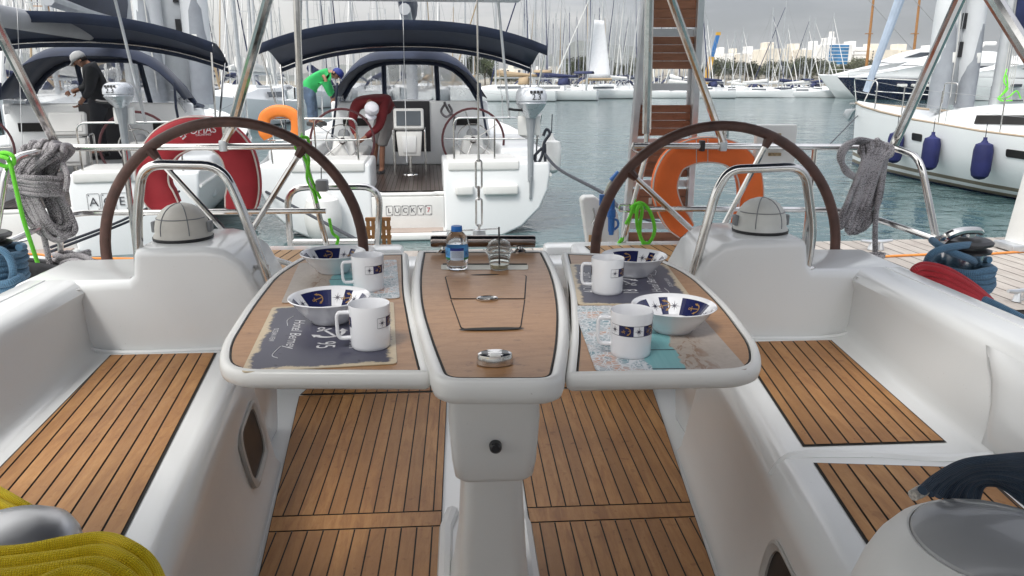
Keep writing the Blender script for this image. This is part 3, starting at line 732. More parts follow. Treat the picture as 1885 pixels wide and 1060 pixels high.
# ================================================================ things on the table
def rope_pts(c, r, turns, n=16): pass
M['mel'] = mat('white_melamine', (.78, .79, .82), .14, var=.02, coat=.6, rv=.03)
M['mnavy'] = mat('navy_glaze', (.012, .016, .075), .25, var=.15, coat=.3)
M['mgold'] = mat('gold_print', (.30, .17, .06), .4)
M['mink'] = mat('dark_ink', (.02, .02, .05), .4)
def surf_geo(q, geo, fn, size, rot, mi):
    c, s_ = cos(rot), sin(rot)
    V = [q.bm.verts.new(fn((p.x*c-p.y*s_)*size, (p.x*s_+p.y*c)*size)) for p in geo[0]]
    for f in geo[1]: q.face([V[i] for i in f], mi)
def mug(x, y, z, handle, start, label):
    r, h = .0415, .090
    m = thing('mug', label, 'mug', (x, y, z), 0, 'white nautical mugs on the table')
    T = Matrix.Translation((x, y, z))
    q = MB(); q.lathe([(0, .003), (r*.86, .003), (r*.89, .0), (r*.935, .002), (r*.955, .008), (r*1.0, h-.003), (r*.985, h), (r*.955, h-.003), (r*.93, .02), (r*.9, .008), (0, .007)], 44, T)
    body = q.build('body', 'mel', m, sharp=55)
    # printed band that runs round the wall
    R_ = lambda zz: r*(.955+.045*(zz-.008)/(h-.011))
    fn = lambda a, zz, e=.0004: Vector((x+(R_(zz)+e)*cos(a), y+(R_(zz)+e)*sin(a), z+zz))
    z0, z1 = .047, .0675; q = MB(); a = start; k = 0
    while a < start+R(250):
        da = (z1-z0)/r if k % 2 == 0 else (z1-z0)/r*1.45
        n = 6
        for i in range(n): q.face([fn(a+da*i/n, z0), fn(a+da*(i+1)/n, z0), fn(a+da*(i+1)/n, z1), fn(a+da*i/n, z1)], 0 if k % 2 else 3)
        mid = a+da/2; g = lambda px, py: fn(mid+px/r, (z0+z1)/2+py, .0008)
        if k % 2 == 0: surf_geo(q, STAR, g, (z1-z0)*.95, 0, 1)
        else: surf_geo(q, ANCHOR, g, (z1-z0)*.95, pi/2+.25, 2)
        a += da; k += 1
    for zz in (z0, z1):
        n = 30
        for i in range(n): b0, b1 = start+(a-start)*i/n, start+(a-start)*(i+1)/n; q.face([fn(b0, zz-.0004, .0006), fn(b1, zz-.0004, .0006), fn(b1, zz+.0004, .0006), fn(b0, zz+.0004, .0006)], 1)
    q.face([fn(start-.012, z0, .0006), fn(start, z0, .0006), fn(start, z1, .0006), fn(start-.012, z1, .0006)], 1)
    q.build('printed_band', ['mnavy', 'mink', 'mgold', 'mel'], m, sharp=0)
    d = Vector((cos(handle), sin(handle), 0)); c = Vector((x, y, z))
    P = [c+d*(r*.96)+Vector((0, 0, .073)), c+d*(r+.02)+Vector((0, 0, .073)), c+d*(r+.023)+Vector((0, 0, .066)), c+d*(r+.023)+Vector((0, 0, .03)), c+d*(r+.018)+Vector((0, 0, .020)), c+d*(r*.93)+Vector((0, 0, .020))]
    F_ = fillet(P, .014, 5); side = d.cross(Vector((0, 0, 1)))
    q = MB(); secs = []
    for i, p in enumerate(F_):
        T0 = (F_[min(i+1, len(F_)-1)]-F_[max(i-1, 0)]).normalized(); nn = T0.cross(side)
        secs.append(rpoly([p+side*.0062+nn*.0036, p-side*.0062+nn*.0036, p-side*.0062-nn*.0036, p+side*.0062-nn*.0036], .003, 3))
    q.loft(secs, closed=True, caps=True); q.build('handle', 'mel', m, sharp=60)
    return m
def bowl(x, y, z, start, label):
    m = thing('bowl', label, 'bowl', (x, y, z), 0, 'white nautical bowls on the table')
    T = Matrix.Translation((x, y, z)); Rr = .090
    q = MB(); q.lathe([(0, .004), (.036, .004), (.039, .0), (.042, .001), (.044, .006), (.060, .020), (.074, .037), (.083, .050), (.089, .0545), (.0905, .0565), (.089, .058), (.084, .056), (.079, .0485), (.0565, .0215), (.046, .011), (.03, .008), (0, .0075)], 56, T)
    q.build('body', 'mel', m, sharp=60)
    r0, h0, r1, h1 = .0535, .0185, .0805, .0508
    fn = lambda a, k, e=.0006: Vector((x+(r0+(r1-r0)*k-e)*cos(a), y+(r0+(r1-r0)*k-e)*sin(a), z+h0+(h1-h0)*k+e*.9))
    q = MB(); a = start; k = 0; ln = math.hypot(r1-r0, h1-h0)
    seq = [.42, .98]*6
    for da in seq:
        if a+da > start+2*pi: da = start+2*pi-a
        if da < .02: break
        n = max(3, int(da*9))
        for i in range(n):
            for j in range(3): q.face([fn(a+da*i/n, j/3), fn(a+da*(i+1)/n, j/3), fn(a+da*(i+1)/n, (j+1)/3), fn(a+da*i/n, (j+1)/3)], 3 if k % 2 == 0 else 0)
        mid = a+da/2; g = lambda px, py: fn(mid-px/.068, .5+py/ln, .0011)
        if k % 2 == 0: surf_geo(q, STAR, g, .028, 0, 1)
        else: surf_geo(q, ANCHOR, g, .030, pi/2+.2, 2)
        a += da; k += 1
    q.build('printed_band', ['mnavy', 'mink', 'mgold', 'mel'], m, sharp=0)
    return m
# placemats
def mat_slate():
    m, t, b = nt('slate_print'); v = coords(t)
    sp = t.nodes.new('ShaderNodeSeparateXYZ'); L(t, v, sp.inputs[0])
    ex = mth(t, 'SUBTRACT', .215, mth(t, 'ABSOLUTE', sp.outputs[0])); ey = mth(t, 'SUBTRACT', .1425, mth(t, 'ABSOLUTE', sp.outputs[1]))
    e = mth(t, 'MINIMUM', ex, ey); n = noise(t, v, 52, 8, .78)
    big = noise(t, v, 9, 5, .65)
    k = mth(t, 'ADD', mth(t, 'ADD', e, mth(t, 'MULTIPLY_ADD', n, .034, -.017)), mth(t, 'MULTIPLY_ADD', big, .055, -.028))
    f = ramp(t, k, [(.010, (1, 1, 1)), (.0135, (0, 0, 0))])
    base = mixc(t, noise(t, v, 5, 3), (.045, .048, .078), (.075, .073, .105))
    spk = ramp(t, noise(t, v, 45, 2, .5), [(.70, (0, 0, 0)), (.72, (1, 1, 1))])
    base = mixc(t, mth(t, 'MULTIPLY', spk, .85), base, (.012, .012, .02))
    c = mixc(t, f, base, mixc(t, noise(t, v, 90, 3), (.50, .40, .26), (.60, .50, .35)))
    L(t, c, b.inputs['Base Color']); b.inputs['Roughness'].default_value = .42; return m
def mat_beach():
    m, t, b = nt('beach_print'); v = coords(t)
    sp = t.nodes.new('ShaderNodeSeparateXYZ'); L(t, v, sp.inputs[0]); x, y = sp.outputs[0], sp.outputs[1]
    w = mth(t, 'MULTIPLY_ADD', noise(t, v, 9, 4, .6), .07, -.035)
    yy = mth(t, 'ADD', y, w)
    sand = mixc(t, noise(t, v, 70, 4, .7), (.30, .25, .21), (.48, .42, .37))
    shell = ramp(t, noise(t, coords(t, scale=(1, 2.5, 1)), 16, 5, .7, 2.0), [(.52, (0, 0, 0)), (.60, (1, 1, 1))])
    near = ramp(t, mth(t, 'ABSOLUTE', mth(t, 'ADD', yy, .055)), [(.02, (1, 1, 1)), (.05, (0, 0, 0))])
    sand = mixc(t, mth(t, 'MULTIPLY', mth(t, 'MULTIPLY', shell, near), .8), sand, (.22, .12, .07))
    bd = mth(t, 'FRACT', mth(t, 'MULTIPLY', x, 9.5)); seam = ramp(t, bd, [(0., (1, 1, 1)), (.05, (1, 1, 1)), (.06, (0, 0, 0))])
    turq = mixc(t, noise(t, coords(t, scale=(2, 40, 1)), 4, 4), (.12, .33, .36), (.24, .47, .48))
    turq = mixc(t, seam, turq, (.02, .05, .07))
    vo = N(t, 'ShaderNodeTexVoronoi', feature='DISTANCE_TO_EDGE', Scale=80.); L(t, v, vo.inputs['Vector'])
    vo2 = N(t, 'ShaderNodeTexVoronoi', feature='DISTANCE_TO_EDGE', Scale=47.); L(t, coords(t, rot=(0, 0, .7)), vo2.inputs['Vector'])
    ln = ramp(t, mth(t, 'MINIMUM', vo.outputs[0], vo2.outputs[0]), [(.035, (1, 1, 1)), (.07, (0, 0, 0))])
    und = ramp(t, noise(t, v, 15, 3), [(.4, (.16, .28, .33)), (.52, (.42, .45, .48)), (.62, (.55, .28, .17)), (.7, (.2, .3, .36))])
    net = mixc(t, ln, und, (.62, .64, .66))
    c = mixc(t, ramp(t, mth(t, 'MULTIPLY_ADD', yy, 4, .5), [(.365, (0, 0, 0)), (.375, (1, 1, 1))]), sand, turq)
    c = mixc(t, ramp(t, mth(t, 'MULTIPLY_ADD', yy, 4, .5), [(.655, (0, 0, 0)), (.665, (1, 1, 1))]), c, net)
    L(t, c, b.inputs['Base Color']); b.inputs['Roughness'].default_value = .42; return m
M['slate'] = mat_slate(); M['beach'] = mat_beach(); M['matwhite'] = mat('print_white', (.62, .62, .64), .5, var=.25, vs=60)
def placemat(px, side, kind, label):
    P = [at(u, v, z=TZ+.003) for u, v in px]       # near outer, near inner, far inner, far outer (as seen from above)
    c = sum(P, Vector())/4; d = ((P[3]-P[0])+(P[2]-P[1])); ang = atan2(d.y, d.x)
    # the reader faces the middle of the table
    rz = ang+pi if side < 0 else ang
    q = MB(); q.prism(rpoly([(-.215, -.1425, 0), (.215, -.1425, 0), (.215, .1425, 0), (-.215, .1425, 0)], .012, 4), (0, 0, .0016))
    mats = [kind]
    if kind == 'slate':
        mats.append('matwhite')
        def put(s_, x, y, sz, sx=1.):
            q.add(TXT[s_], Matrix.Translation((x, y, .0021)) @ Matrix.Diagonal((sz*sx, sz, 1, 1)) @ (Matrix(((1, .32, 0, 0), (0, 1, 0, 0), (0, 0, 1, 0), (0, 0, 0, 1))) if 'Hotel' in s_ else Matrix.Identity(4)), 1)
        put('OCEAN VIEW', .0, -.112, .016, .9); put('Hotel Berney', .0, -.068, .034, 1.05); put('SPIRIT', .085, .058, .03, .85); put('FREE', -.04, .058, .03, .85)
        put('ADVENTURE', .0, .105, .042, .9); put('95', .085, .0, .055, .8); put('18', -.095, .0, .055, .8)
        q.add(ANCHOR, Matrix.Translation((0, .0, .0021)) @ Matrix.Rotation(pi/2+.5, 4, 'Z') @ Matrix.Scale(.085, 4), 1)
        q.tube([(-.13, -.085, .002), (-.1, -.095, .002), (-.06, -.09, .002)], .0009, 4, mi=1, smooth=6); q.tube([(.08, -.088, .002), (.13, -.098, .002), (.15, -.085, .002)], .0009, 4, mi=1, smooth=6)
    o = q.build('placemat', mats, None, sharp=40)
    o.location = (c.x, c.y, TZ+.0009); o.rotation_euler = (0, 0, rz)
    return tag(o, label, 'placemat', 'printed placemats on the table')
placemat([(438, 680), (738, 666), (731, 557), (494, 567)], -1, 'slate', 'navy placemat with worn cream edges, lettered Hotel Berney, on the near left table leaf')
placemat([(517, 552), (738, 543), (732, 481), (548, 486)], -1, 'beach', 'beach print placemat at the far end of the left table leaf')
placemat([(1383, 684), (1094, 677), (1058, 563), (1268, 560)], 1, 'beach', 'beach print placemat with turquoise boards, nearest on the right table leaf')
placemat([(1283, 562), (1064, 553), (1057, 487), (1220, 488)], 1, 'slate', 'navy placemat with worn cream edges, lying at the far end of the right table leaf')
ZM = TZ+.0027
def onmat(u, v): return at(u, v, z=ZM)
p = onmat(683, 636); mug(p.x, p.y, ZM, R(188), R(-62), 'white mug nearest on the left table leaf, its printed band half turned away')
p = onmat(679, 531); mug(p.x, p.y, ZM, R(190), R(-92), 'white mug at the far end of the left table leaf, beside a bowl')
p = onmat(1160, 650); mug(p.x, p.y, ZM, R(172), R(-165), 'white mug on the beach placemat of the right leaf, its band facing the viewer')
p = onmat(1117, 537); mug(p.x, p.y, ZM, R(172), R(-88), 'white mug on the navy placemat at the far end of the right leaf')
p = onmat(609, 590); bowl(p.x, p.y, ZM, R(72), 'white bowl with a navy inner band on the navy placemat of the left leaf')
p = onmat(615, 500); bowl(p.x, p.y, ZM, R(60), 'white bowl with a navy inner band on the beach placemat of the left leaf')
p = onmat(1238, 607); bowl(p.x, p.y, ZM, R(100), 'white bowl with a navy inner band on the beach placemat of the right leaf')
p = onmat(1166, 506); bowl(p.x, p.y, ZM, R(45), 'white bowl half hidden by a mug on the navy placemat of the right leaf')
# bottle of water
m, t, b = nt('clear_pet'); b.inputs['Transmission Weight'].default_value = 1; b.inputs['Roughness'].default_value = .03; b.inputs['IOR'].default_value = 1.33; b.inputs['Base Color'].default_value = (.95, .98, 1, 1)
vv = coords(t); bump(t, b, noise(t, vv, 60, 2), .25, .002); M['pet'] = m
m, t, b = nt('thin_cup'); b.inputs['Transmission Weight'].default_value = .97; b.inputs['Roughness'].default_value = .05; b.inputs['IOR'].default_value = 1.2; b.inputs['Base Color'].default_value = (.93, .95, .94, 1); M['cup'] = m
M['capblue'] = mat('blue_cap', (.012, .16, .55), .4)
M['labelb'] = mat('blue_label', (.10, .36, .72), .35, var=.3, vs=60); M['labelw'] = mat('pale_label', (.55, .66, .80), .35); M['labelg'] = mat('green_label', (.03, .22, .08), .35); M['labeld'] = mat('ink_blue', (.02, .04, .25), .35)
p = at(842, 494, z=CZ+.003); B_ = thing('water_bottle', 'small clear water bottle with a blue screw cap and a blue label', 'bottle', p)
T = Matrix.Translation(p)
prof = [(0, .004), (.018, .003), (.024, .0), (.0285, .004), (.0295, .012), (.0285, .016), (.0305, .022), (.0315, .030), (.0315, .064), (.0305, .068), (.0312, .074), (.029, .086), (.0235, .097), (.0165, .105), (.0135, .109), (.0135, .116), (0, .116)]
MB().lathe(prof, 40, T).build('body', 'pet', B_, sharp=50)
q = MB(); q.lathe([(0, .121), (.0145, .121), (.0152, .119), (.0155, .108), (.0155, .107), (0, .107)], 36, T); q.build('cap', 'capblue', B_, sharp=40)
q = MB(); fn = lambda a, z, e=.0: Vector((p.x+(.0319+e)*cos(a), p.y+(.0319+e)*sin(a), p.z+z))
n = 40
for i in range(n):
    a0, a1 = 2*pi*i/n, 2*pi*(i+1)/n; mid = ((a0+a1)/2+pi/2) % (2*pi); mid = mid if mid < pi else mid-2*pi
    wh = abs(mid) < .62
    for z0, z1, mi in ((.030, .036, 2 if not wh else 1), (.036, .056, 1 if wh else 0), (.056, .064, 3 if wh else 0)): q.face([fn(a0, z0), fn(a1, z0), fn(a1, z1), fn(a0, z1)], mi)
for k in range(6):
    for i in range(8): a0, a1 = -pi/2-.5+i/8, -pi/2-.5+(i+1)/8; q.face([fn(a0, .0375+k*.003, .0003), fn(a1, .0375+k*.003, .0003), fn(a1, .0382+k*.003, .0003), fn(a0, .0382+k*.003, .0003)], 4)
for s_, a in (('K', -pi/2+.95), ('Ki', -pi/2-.95)):
    surf_geo(q, TXT[s_], lambda px, py: fn(a+px/.032, .047+py, .0004), .018, 0, 3)
q.build('label', ['labelb', 'labelw', 'labelg', 'labeld', 'mink'], B_, sharp=0)
# iced-coffee cup with a dome lid and a straw
p = at(919, 494, z=CZ+.003); U = thing('plastic_cup', 'empty clear plastic cup with a dome lid and a black straw', 'cup', p); T = Matrix.Translation(p)
q = MB(); q.lathe([(0, .001), (.024, .001), (.025, .0), (.0345, .046), (.0365, .047), (.0365, .049), (.0335, .048), (.0242, .002), (0, .002)], 40, T); q.build('body', 'cup', U, sharp=60)
q = MB(); q.lathe([(.0385, .046), (.039, .051), (.0375, .053), (.0345, .0535), (.034, .062), (.029, .074), (.020, .081), (.010, .083), (.010, .0822), (.0195, .0802), (.0284, .0732), (.0332, .0618), (.0337, .053), (.037, .0505), (.038, .046)], 40, T); q.build('lid', 'cup', U, sharp=60)
q = MB(); q.lathe([(0, .003), (.0235, .003), (.0262, .014), (0, .014)], 30, T); q.build('coffee_dregs', mat('melt_water', (.40, .38, .26), .1, var=.3, vs=80), U, sharp=50)
q = MB(); q.tube([p+Vector((.001, .004, .004)), p+Vector((-.0005, -.002, .118))], .0024, 10); q.build('straw', 'black', U)
# ================================================================ coils and lines about our stern
def rope(name, label, strands, m_, r, n=8, cat='rope', group=None, sm=6):
    q = MB()
    for st in strands:
        if isinstance(st, tuple): q.tube(st[0], r, n, closed=True, smooth=sm)
        else: q.tube(st, r, n, smooth=sm)
    return tag(q.build(name, m_, None, sharp=60), label, cat, group)
def jit(p, a): return Vector(p)+Vector((rnd.uniform(-a, a), rnd.uniform(-a, a), rnd.uniform(-a, a)))
def hank(top, mid, bot, w0, w1, n, dy, r):
    """loops hung over a rail: fans out above, gathered, then a slanting bundle below"""
    out = []
    for k in range(n):
        f = (k+.5)/n-.5
        t_ = top+Vector((f*w0, rnd.uniform(-.01, .02), rnd.uniform(-.012, .012)-abs(f)*.03))
        b = bot+Vector((f*w1, rnd.uniform(-.01, .01), rnd.uniform(-.03, .03)))
        m_ = mid+Vector((f*w1*.9, 0, 0))
        out.append(([jit(t_+Vector((-.01, -dy, -.02)), .004), jit(m_+Vector((-.03, -dy*1.1, .05)), .006), jit((m_+b)/2+Vector((-.035, -dy, 0)), .008), jit(b+Vector((-.02, -dy*.6, 0)), .006), jit(b+Vector((.025, dy*.2, .01)), .006), jit((m_+b)/2+Vector((.04, dy*.4, 0)), .008), jit(m_+Vector((.03, dy*.8, .05)), .006), jit(t_+Vector((.012, dy, -.02)), .004), t_+Vector((0, 0, .012))],))
    return out
def wraps(c, rx, ry, h, n, tilt, k=14):
    pts = []
    for i in range(n*k+1):
        a = 2*pi*i/k; pts.append(Vector((c.x+rx*cos(a), c.y+ry*sin(a), c.z-h*i/(n*k)+tilt*cos(a)))+Vector((rnd.uniform(-.004, .004), rnd.uniform(-.004, .004), rnd.uniform(-.005, .005))))
    return pts
rr = .0125
# port hank
t0, m0, b0 = at(82, 268, y=3.5), at(66, 345, y=3.48), at(108, 425, y=3.46)
st = hank(t0, m0, b0, .17, .09, 8, .035, rr); c = at(64, 318, y=3.48)
st.append(wraps(c, .105, .06, .085, 5, -.012)); st.append([at(115, 300, y=3.5), at(124, 325, y=3.47), at(121, 352, y=3.46)])
st.append([at(70, 400, y=3.45), at(82, 440, y=3.44), at(92, 490, y=3.42), at(96, 520, y=3.4)])
rope('mooring_line', 'grey flecked mooring line hung in a hank on the left end of the stern rail', st, 'ropegrey', rr)
# starboard hank
t0, m0, b0 = at(1596, 266, y=3.5), at(1606, 320, y=3.48), at(1565, 415, y=3.46)
st = hank(t0+Vector((.05, 0, 0)), m0, b0, .16, .11, 9, .035, rr)
for k in range(5):
    f = k/4; st.append([at(1612-f*18, 262, y=3.52), at(1576-f*16, 258+f*6, y=3.47), at(1551-f*6, 285+f*4, y=3.45), at(1556+f*6, 316, y=3.44), at(1580+f*6, 330, y=3.46)])
st.append([at(1628, 268, y=3.5), at(1622, 330, y=3.46), at(1612, 400, y=3.44), at(1611, 470, y=3.42), at(1612, 500, y=3.4)])
rope('mooring_line', 'grey flecked mooring line hung in a slanting hank on the right stern rail', st, 'ropegrey', rr)
def heap(c, sx, sy, sz, n, r):
    pts = []
    for i in range(n):
        a = i*2.1+rnd.uniform(-.5, .5); q_ = rnd.uniform(.45, 1)
        pts.append(c+Vector((sx*q_*cos(a), sy*q_*sin(a), rnd.uniform(.2, 1)*sz)))
    return pts
c = at(132, 492, z=.40)
st = [heap(at(130, 490, z=.40), .13, .08, .07, 16, rr), [at(84, 497, z=.40), at(100, 482, z=.44), at(120, 472, z=.47), at(150, 471, z=.47), at(170, 482, z=.45), at(172, 500, z=.40)], [at(112, 505, z=.4), at(116, 485, z=.44), at(138, 480, z=.46), at(165, 490, z=.44)]]
rope('rope_heap', 'grey flecked rope lying in a loose heap on the left side deck behind the pod', st, 'ropegrey', rr)
st = [heap(at(1588, 492, z=.38), .11, .07, .06, 14, rr), [at(1562, 492, z=.38), at(1578, 480, z=.43), at(1596, 486, z=.42), at(1618, 494, z=.38)]]
rope('rope_heap', 'small grey flecked rope heap on the right side deck under the hank', st, 'ropegrey', rr)
# neon green lines
gr_ = .0085
rope('green_line', 'neon green line tied over the left rail end and hanging down past the grey hank',
     [[at(-12, 296, y=3.26), at(6, 284, y=3.24), at(18, 300, y=3.23), at(28, 340, y=3.23), at(42, 400, y=3.25), at(58, 450, y=3.28), at(68, 480, y=3.3), at(76, 505, y=3.3)],
      [at(-10, 285, y=3.25), at(10, 281, y=3.23), at(24, 288, y=3.23), at(24, 302, y=3.24), at(10, 306, y=3.25), at(-6, 300, y=3.25)], [at(-14, 290, y=3.24), at(0, 288, y=3.22), at(16, 293, y=3.22)]], 'ropegreen', gr_)
rope('green_line', 'neon green line knotted round the gate post left of the backstay',
     [[at(544, 268, y=3.58), at(552, 254, y=3.57), at(566, 254, y=3.58), at(566, 268, y=3.6), at(548, 276, y=3.59), at(542, 262, y=3.58)], [at(552, 262, y=3.57), at(558, 285, y=3.57), at(566, 305, y=3.58), at(566, 330, y=3.6), at(578, 355, y=3.6), at(583, 374, y=3.6)],
      [at(560, 268, y=3.57), at(568, 292, y=3.57), at(568, 315, y=3.58), at(580, 345, y=3.6), at(590, 366, y=3.6)], [at(606, 402, y=3.62), at(612, 428, y=3.62), at(622, 438, y=3.62), at(620, 450, y=3.62)]], 'ropegreen', .0075)
rope('green_line', 'neon green line looped over the right lower rail beside the gangway',
     [[at(1160, 384, y=3.57), at(1172, 375, y=3.56), at(1182, 384, y=3.56), at(1178, 415, y=3.56), at(1180, 440, y=3.56), at(1194, 447, y=3.56), at(1205, 425, y=3.56), at(1200, 398, y=3.56), at(1188, 378, y=3.57), at(1174, 374, y=3.58), at(1168, 392, y=3.59)],
      [at(1176, 378, y=3.55), at(1172, 392, y=3.55), at(1174, 420, y=3.55), at(1184, 448, y=3.56), at(1190, 466, y=3.57)], [at(1166, 380, y=3.56), at(1160, 398, y=3.56), at(1152, 412, y=3.57)], [at(1146, 438, y=3.6), at(1136, 452, y=3.6), at(1128, 466, y=3.6)]], 'ropegreen', gr_)
# sheets on the winches
yb = WR.y
st = [wraps(Vector((WR.x, yb, .615)), .098, .096, .085, 5, .006), [at(1716, 442, y=yb), at(1726, 450, y=yb-.06), at(1745, 461, y=yb-.095), at(1770, 471, y=yb-.105), at(1788, 478, y=yb-.08), at(1796, 487, y=yb-.02)],
      [at(1799, 450, y=yb-.02), at(1770, 452, y=yb-.09), at(1738, 457, y=yb-.11), at(1716, 467, y=yb-.11), at(1707, 481, y=yb-.10), at(1707, 492, y=yb-.08), at(1722, 488, y=yb-.06)],
      [at(1762, 524, y=yb-.12), at(1800, 545, y=yb-.16), at(1845, 567, y=yb-.22), at(1910, 600, y=yb-.3)]]
rope('blue_sheet', 'light blue sheet wound round the black topped winch on the right', st, 'ropeblue', .0125, 10)
st = []
for k in range(6):
    f = k/5; y_ = yb-.14-.02*(k % 2)
    st.append([at(1824-f*6, 553+f*4, y=y_), at(1790-f*10, 524+f*16, y=y_-.02), at(1745-f*10, 497+f*22, y=y_-.02), at(1705-f*4, 487+f*26, y=y_), at(1686-f*8, 492+f*24, y=y_), at(1682-f*4, 502+f*18, y=y_+.02), at(1705, 508+f*12, y=y_+.03), at(1750, 522+f*12, y=y_+.03)])
rope('red_line', 'red line folded in a flat bundle beside the winch on the right', st, 'ropered', .0105, 10)
yb = WL.y
st = [wraps(Vector((WL.x+.01, yb, .635)), .105, .1, .13, 6, .01), [at(-20, 456, y=yb-.1), at(6, 462, y=yb-.1), at(20, 480, y=yb-.1), at(24, 505, y=yb-.1), at(16, 522, y=yb-.08), at(-5, 528, y=yb-.1)],
      [at(-20, 534, y=yb-.12), at(10, 532, y=yb-.12), at(36, 522, y=yb-.1), at(42, 512, y=yb-.06), at(25, 506, y=yb-.04)], [at(-20, 526, y=yb-.13), at(15, 521, y=yb-.13), at(34, 512, y=yb-.1)]]
rope('blue_sheet', 'dark blue sheet wound round the winch at the left edge', st, 'ropeblue', .013, 10)
Z0 = .745; st = []
for k in range(5):
    d = 23*k; e = rnd.uniform(-7, 7)
    st.append([at(-60, 1022+d, z=Z0+.004*k), at(40, 1016+d*.95+e, z=Z0+.005*k), at(120, 1001+d*.92-e, z=Z0+.005*k), at(190-6*k, 993+d, z=Z0+.004*k), at(240-9*k, 1010+d*1.05+e, z=Z0), at(276-12*k, 1040+d, z=Z0-.015), at(300-14*k, 1095+d, z=Z0-.03)])
rope('yellow_line', 'thick yellow braided line coiled round the winch in the lower left corner', st, 'ropeyel', .0084, 14, sm=8)
st = []
for k in range(3):
    d = 22*k; st.append([at(-70, 872+d, z=.66), at(-10, 903+d, z=.66), at(30, 926+d*.9, z=.655), at(58, 946+d*.8, z=.64), at(70, 990+d*.4, z=.60)])
rope('yellow_line', 'yellow braided line lying behind the winch at the left edge, above the coil', st, 'ropeyel', .0084, 14, sm=8)
st = []
for k in range(8):
    f = k/7; z_ = .80-.013*k+.006*(k % 2); j = lambda: rnd.uniform(-5, 5)
    st.append([at(1698+f*95, 903+f*34, z=z_-.03*f), at(1728+f*75+j(), 880+f*14, z=z_+.005), at(1775+f*55, 856+f*28+j(), z=z_+.01), at(1835+f*20, 843+f*52+j(), z=z_+.01), at(1900, 840+f*92, z=z_), at(1990, 846+f*140, z=z_-.01)])
nv = rope('navy_line', 'dark navy line bundled over the winch in the lower right corner', st, 'ropenavy', .0054, 12, sm=8)
A = at(1702, 901, z=.79); B = at(1680, 912, z=.787)
MB().tube([A, A+(B-A)*.5, B], [.0064, .0066, .006], 12).build('whipped_end', mat('whipping', (.45, .42, .38), .8, var=.5, vs=200), nv)
# black deck shoes left on the side deck
M['rubber'] = mat('black_rubber', (.03, .03, .032), .55, var=.4, vs=30); M['sole'] = mat('grey_rubber', (.22, .22, .23), .6)
def shoe(c, rz, label):
    q = MB(); secs = []
    for x, w, h in ((-.13, .028, .05), (-.11, .038, .075), (-.05, .04, .085), (.01, .044, .07), (.07, .048, .05), (.115, .04, .038), (.135, .02, .02)):
        secs.append([Vector((x, w*cos(a), .012+h*max(0, sin(a))**.8+(-.0 if sin(a) >= 0 else -.008))) for a in yrange(0, 2*pi*15/16, 15)])
    q.loft(secs, closed=True, caps=True); o = q.build('shoe', 'rubber'); o.location = c; o.rotation_euler = (0, 0, rz); tag(o, label, 'shoe', 'black shoes on the side deck')
    q = MB(); secs = [[Vector((x*1.02, w*1.12*sx, z)) for sx, z in ((1, 0), (1, .016), (-1, .016), (-1, 0))] for x, w in ((-.13, .028), (-.05, .04), (.07, .048), (.115, .04), (.135, .018))]
    q.loft(secs, closed=True, caps=True); s_ = q.build('sole', 'sole'); s_.parent = o
shoe(at(52, 508, z=.40), R(60), 'black shoe on the left side deck, the farther one near the blue rope')
shoe(at(72, 520, z=.42), R(50), 'black shoe with a grey sole edge, beside the white coaming on the left')
# ================================================================ gear on our stern rail, the gangway, the dock
def horseshoe(name, label, path, y, w, d, m_, pipe=None, n=20, sm=6, cat='lifebuoy'):
    P, _ = spline([at(u, v, y=y) for u, v in path], sm)
    q = MB(); secs = []; edge = [[], []]; k = len(P)
    for i, p in enumerate(P):
        T0 = (P[min(i+1, k-1)]-P[max(i-1, 0)]).normalized(); sd_ = T0.cross(Vector((0, 1, 0))).normalized()
        e = min(1, .80+.2*min(i, k-1-i)/3)
        secs.append([p+sd_*(w/2*e*abs(cos(a))**.55*(1 if cos(a) > 0 else -1))+Vector((0, d/2*e*abs(sin(a))**.7*(1 if sin(a) > 0 else -1), 0)) for a in yrange(0, 2*pi*(n-1)/n, n-1)])
        for s in (0, 1): edge[s].append(p+sd_*(w*.47*e*(1 if s else -1))+Vector((0, -d*.30*e, 0)))
    q.loft(secs, closed=True, caps=True); o = q.build(name, m_, None, sharp=60); tag(o, label, cat)
    if pipe:
        for e_ in edge: MB().tube(e_, .0045, 6).build('piping', pipe, o)
    return o
M['orange'] = mat('orange_foam', (.78, .15, .022), .55, var=.12, vs=6, bmp=.15, bs=30)
M['orange2'] = mat('bright_orange', (.85, .23, .035), .5, var=.1, vs=4, bmp=.1, bs=20)
M['redcan'] = mat('red_canvas', (.33, .018, .028), .75, var=.18, vs=5, bmp=.25, bs=12)
M['pipew'] = mat('cream_piping', (.62, .56, .52), .6)
def at_y(u, v, y): return at(u, v, y=y)
hb = horseshoe('lifebuoy', 'orange horseshoe lifebuoy hung on our right stern rail in front of the gangway', [(1262, 424), (1236, 392), (1222, 345), (1236, 300), (1268, 280), (1304, 275), (1342, 282), (1370, 306), (1380, 345), (1376, 390), (1360, 430)], 3.70, .125, .085, 'orange', 'pipew')
p = at(1292, 268, y=3.6); q = MB(); q.box(p, (.022, .04, .05)); q.bevel(.004); q.build('rail_hook', 'black', hb)
for du in (-10, 11):
    MB().tube([at(1292+du, 256, y=3.63), at(1292+du, 300, y=3.645)], .003, 6).build('hanger_wire', 'steel', hb)
MB().box(at(1197, 370, y=3.65), (.014, .004, .03)).build('label_patch', 'pipew', hb)
rb = horseshoe('lifebuoy', 'red canvas covered horseshoe lifebuoy with cream piping on our left stern rail', [(312, 382), (288, 345), (286, 305), (305, 268), (338, 248), (372, 244), (406, 250), (434, 275), (447, 310), (450, 350), (440, 388)], 3.72, .155, .10, 'redcan', 'pipew')
